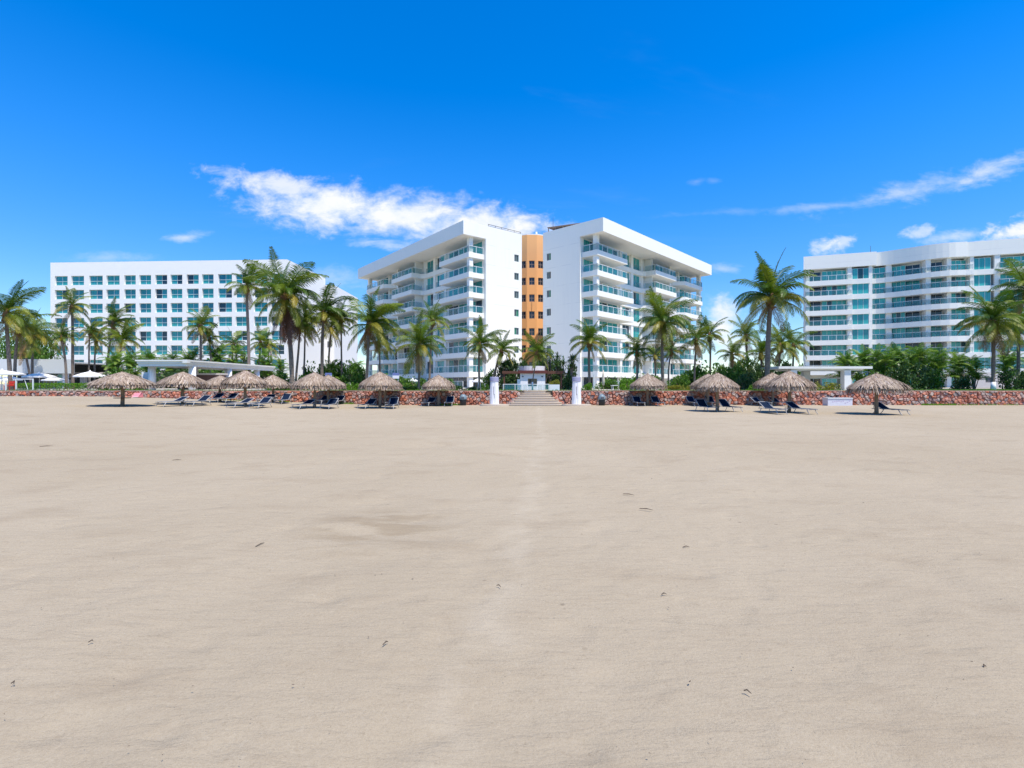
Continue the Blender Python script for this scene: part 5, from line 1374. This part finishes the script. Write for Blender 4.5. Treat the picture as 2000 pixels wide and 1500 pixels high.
SH = [  # column, distance, width px, top row, material, label
    (232, 50, 56, 716, 'leaf_mid', 'broad dark leaved shrub behind the first palapa'), (268, 50.5, 34, 735, 'leaf_bright', 'light green shrub at the foot of the white wall panel'), (205, 52, 30, 728, 'leaf_dark', 'greyish shrub beside the large white parasol'),
    (340, 69, 120, 712, 'leaf_dark', 'dark shrub bank seen under the canopy, left half'), (430, 71, 110, 712, 'leaf_mid', 'dark shrub bank seen under the canopy, right half'), (540, 56, 60, 722, 'leaf_mid', 'green shrub between canopy far end and big left palm'), (575, 52, 60, 735, 'leaf_yellow', 'low yellow green shrub at the foot of the big left palm'), (545, 48, 50, 744, 'leaf_mid', 'low shrub behind the small set back palapa'),
    (615, 55, 60, 704, 'leaf_mid', 'tall leafy shrub right of the big left palm trunk'), (655, 56, 56, 698, 'leaf_mid', 'tall leafy shrub behind the notice board'), (688, 54, 46, 704, 'leaf_mid', 'bushy shrub left of the dense drooping palm'), (704, 56, 30, 712, 'leaf_dark', 'darkest shrub close to the dense drooping palm trunk'), (690, 46, 34, 746, 'leaf_bright', 'vivid light green shrub on the wall left of the thick poled palapa'),
    (795, 50, 60, 752, 'leaf_mid', 'low clipped hedge shrub between the two middle left palapas'), (885, 50, 44, 751, 'leaf_mid', 'low hedge shrub behind the palapa beside the bin'), (920, 50, 34, 753, 'leaf_mid', 'low shrub at the foot of the white based palm'), (948, 47, 16, 748, 'leaf_mid', 'small shrub left of the left white post'),
    (985, 54, 46, 690, 'leaf_dark', 'dark tree like shrub left of the gatehouse'), (1010, 57, 50, 690, 'leaf_dark', 'dark shrub behind gatehouse roof, left'), (1075, 57, 56, 690, 'leaf_dark', 'dark shrub behind gatehouse roof, right'), (1106, 54, 44, 694, 'leaf_dark', 'dark tree like shrub right of the gatehouse'), (990, 52, 50, 722, 'leaf_dark', 'dark undergrowth left of the timber pergola'), (1098, 52, 44, 724, 'leaf_dark', 'dark undergrowth under the right timber beams'),
    (1147, 47, 24, 745, 'leaf_bright', 'round vivid green bush right of the right white post'), (1226, 49, 32, 735, 'leaf_bright', 'rounded green bush left of the right wing palapa'), (1310, 50, 40, 750, 'leaf_yellow', 'low yellowish shrub right of the right wing palapa'), (1340, 49, 30, 751, 'leaf_yellow', 'low flowering shrub left of the right wing twin palapas'),
    (1425, 54, 60, 706, 'leaf_mid', 'leafy shrub at the foot of the short golden palm'), (1465, 55, 50, 700, 'leaf_dark', 'dark leafy shrub left of the stout palm trunk'), (1452, 51, 46, 722, 'leaf_dark', 'dense dark shrub behind the paired palapas gap'), (1400, 56, 40, 715, 'leaf_mid', 'green shrub under the slim upright palm'), (1480, 48, 34, 742, 'leaf_bright', 'light green sloping bush before the stout palm trunk'), (1530, 57, 50, 705, 'leaf_dark', 'dark shrub right of the stout palm trunk'),
    (1345, 60, 70, 712, 'leaf_mid', 'green shrub bank at the foot of the right wing far end'), (1390, 58, 70, 702, 'leaf_mid', 'tall green shrub bank past the right wing under the cumulus'), (1440, 62, 80, 690, 'leaf_mid', 'tree height shrub behind the short golden palm'), (1515, 62, 70, 694, 'leaf_mid', 'tree height shrub behind the stout grey trunk'), (1552, 60, 50, 706, 'leaf_mid', 'shrub left of the wavy building foot'), (1210, 60, 60, 735, 'leaf_mid', 'low shrub before the right wing ground floor'), (1045, 58, 70, 694, 'leaf_mid', 'green shrub over the gatehouse roof beneath the orange tower'), (760, 62, 70, 728, 'leaf_mid', 'shrub before the left wing far ground floor'), (868, 60, 50, 736, 'leaf_mid', 'shrub before the left wing corner ground floor'), (318, 80, 90, 700, 'leaf_mid', 'shrub row at the foot of the hotel, left part'), (400, 82, 110, 694, 'leaf_mid', 'shrub row at the foot of the hotel behind canopy'), (490, 80, 100, 696, 'leaf_mid', 'shrub row at the foot of the hotel right part'),
    (1185, 58, 50, 738, 'leaf_mid', 'low shrub at the right wing corner terrace'), (1265, 56, 60, 728, 'leaf_mid', 'leafy shrub before the right wing behind the wall palapa'), (1325, 54, 50, 726, 'leaf_mid', 'leafy shrub right of the tallest right wing palm'), (812, 56, 50, 734, 'leaf_mid', 'leafy shrub under the splayed drooping palm'), (955, 55, 40, 716, 'leaf_mid', 'leafy shrub right of the white based palm trunk'),
    (1610, 47.5, 58, 744, 'leaf_yellow', 'yellow green croton hedge under the flat pergola'), (1745, 52, 56, 706, 'leaf_dark', 'dark shrub mass behind the farthest right palapa'), (1790, 51, 60, 702, 'leaf_dark', 'dark shrub mass right of the farthest right palapa'), (1818, 51, 50, 716, 'leaf_mid', 'green shrub at the lawn edge below the arecas'), (1700, 53, 50, 718, 'leaf_mid', 'shrub right of the right pergola pillars'), (1880, 56, 36, 728, 'leaf_dark', 'dark shrub on the lawn left of white based palm'), (1985, 52, 50, 716, 'leaf_dark', 'dark shrub at the right edge of the lawn'),
]
for i, (px, D, wpx, top, m_, lab) in enumerate(SH): shrub(lab, px, D, wpx, top, m_, k=i)
shrub('yellow green plant growing in the white square planter', 1083, 47.35, 24, 739, 'leaf_yellow', 1.78, .35, 'planter_plant', 'plant', None, 1)
# long clipped hedge, left
t = thing('hedge', 'long clipped bright green hedge along the wall top, left', 'hedge', TR(PX(105, 47), 47, GZ)); R = random.Random(3); b = MB()
x0, x1 = PX(36, 47), PX(186, 47)
for k in range(3400):
    p = Vector((R.uniform(x0, x1), 47 + R.uniform(-.42, .42), GZ + .05 + .56 * (1 - R.random() ** 2.2) + .04 * math.sin(R.random() * 6)))
    d = Vector((R.gauss(0, 1), R.gauss(-.3, .8), R.gauss(.5, .8))).normalized(); s = d.cross(Vector((R.gauss(0, 1), R.gauss(0, 1), R.gauss(0, 1)))).normalized(); L = R.uniform(.06, .12)
    b.face([p, p + d * L * .5 + s * L * .35, p + d * L, p + d * L * .5 - s * L * .35], R.random())
obj('foliage', b.build('foliage', 'leaf_bright'), t)
b = MB()
for k in range(16): xx = x0 + (x1 - x0) * (k + .5) / 16; b.tube([(xx, 47, GZ - .05), (xx + .05, 47, GZ + .4)], .02, 5)
obj('stems', b.build('stems', 'pole_wood'), t)


def sword(label, px, D, wpx, top, seed, heads=5):
    R = random.Random(seed); x = PX(px, D); H = PZ(top, D) - GZ; W = wpx / F * D / 2
    t = thing('screw_pine', label, 'screw pine', TR(x, D, GZ), 'screw pines beside the gatehouse'); b = MB()
    for k in range(heads):
        q = Vector((R.uniform(-W, W) * .75, R.uniform(-.6, .6), H * R.uniform(.45, .86))); b.tube([(q.x * .3, 0, -.05), (q.x * .8, q.y, q.z * .6), tuple(q)], [.08, .06, .05], 6)
        m_ = MB()
        for j in range(46):
            a = 2 * PI * R.random(); el = R.uniform(-.4, 1.35); L = R.uniform(.6, 1.0) * H * .26; d = Vector((math.cos(a) * math.cos(el), math.sin(a) * math.cos(el), math.sin(el))); s = d.cross(Vector((0, 0, 1))).normalized() * .035
            mid = d * L * .6; e = d * L + Vector((0, 0, -L * .25)); tn = R.random(); m_.face([-s * .7, s * .7, mid + s, mid - s], tn); m_.face([mid - s, mid + s, e], tn)
        obj('leaf_rosette', m_.build('leaf_rosette', 'leaf_dark'), t, TR(x + q.x, D + q.y, GZ + q.z))
    obj('stems', b.build('stems', 'palm_bark'), t, TR(x, D, GZ))


for px, D, wpx, top, lab in ((980, 52.6, 40, 692, 'spiky screw pine left of the gatehouse behind the white post'), (1004, 55, 36, 686, 'spiky screw pine just behind the gatehouse left corner'), (1080, 54, 44, 684, 'spiky screw pine above the right timber beams'), (1108, 52.6, 40, 688, 'spiky screw pine left of the yellow green palm'), (1058, 56, 40, 688, 'spiky screw pine peeping over the gatehouse roof')):
    sword(lab, px, D, wpx, top, px)

# broad trees beyond the restaurant roof, far left
for px, D, wpx, top, lab in ((40, 84, 90, 640, 'broad green tree behind the restaurant roof, left one'), (88, 88, 60, 650, 'broad dark tree between the restaurant roof and hotel corner')):
    x = PX(px, D); H = PZ(top, D) - GZ; W = wpx / F * D / 1.8; t = thing('broadleaf_tree', lab, 'tree', TR(x, D, GZ))
    b = MB(); b.tube([(x, D, GZ), (x + .2, D, GZ + H * .35), (x - .1, D, GZ + H * .65)], [.28, .2, .1], 8)
    for k in range(5):
        a = 2 * PI * k / 5; b.tube([(x + .2, D, GZ + H * .33), (x + W * .5 * math.cos(a), D + 1.2 * math.sin(a), GZ + H * .66)], [.1, .04], 5)
    obj('trunk', b.build('trunk', 'palm_bark'), t)
    obj('crown', leaf_cloud('leaf_mid', px, 3400, .075, 20), t, TR(x, D, GZ + H * .22) @ SC(W, 2.4, H * .70))

# grass: fringe on the wall's top and weeds at its foot
R = random.Random(8); b = MB()
def tuft(x, y, z, h, n=4, tone=None):
    for _ in range(n):
        a = R.random() * 2 * PI; lean = R.uniform(.1, .5) * h; w_ = .012 + h * .03
        b.face([(x - w_, y, z), (x + w_, y, z), (x + lean * math.cos(a), y + lean * math.sin(a), z + h * R.uniform(.7, 1.1))], R.random() if tone is None else tone)
for k in range(5200):
    x = R.uniform(-46, 47); y = 44.95 + abs(R.gauss(0, .5)); z = GZ - .02
    dens_ = .9 if x > PX(1775, 45) or PX(640, 45) < x < PX(700, 45) or PX(975, 45) < x < PX(1012, 45) else .35
    if 0.6 < x < 3.6 or R.random() > dens_: continue
    tuft(x, y, z, R.uniform(.06, .20), 4)
for x0, x1, n in ((1800, 1868, 500), (856, 900, 240), (655, 690, 150), (430, 475, 60), (545, 565, 60), (1870, 1990, 120)):
    for k in range(n):
        px = R.uniform(x0, x1); D = 43.75 + R.gauss(0, .16); x = PX(px, D); tuft(x, D, sand_z(x, D) - .02, R.uniform(.06, .20), 4)
obj('grass', b.build('grass', 'leaf_bright'), kind='stuff')
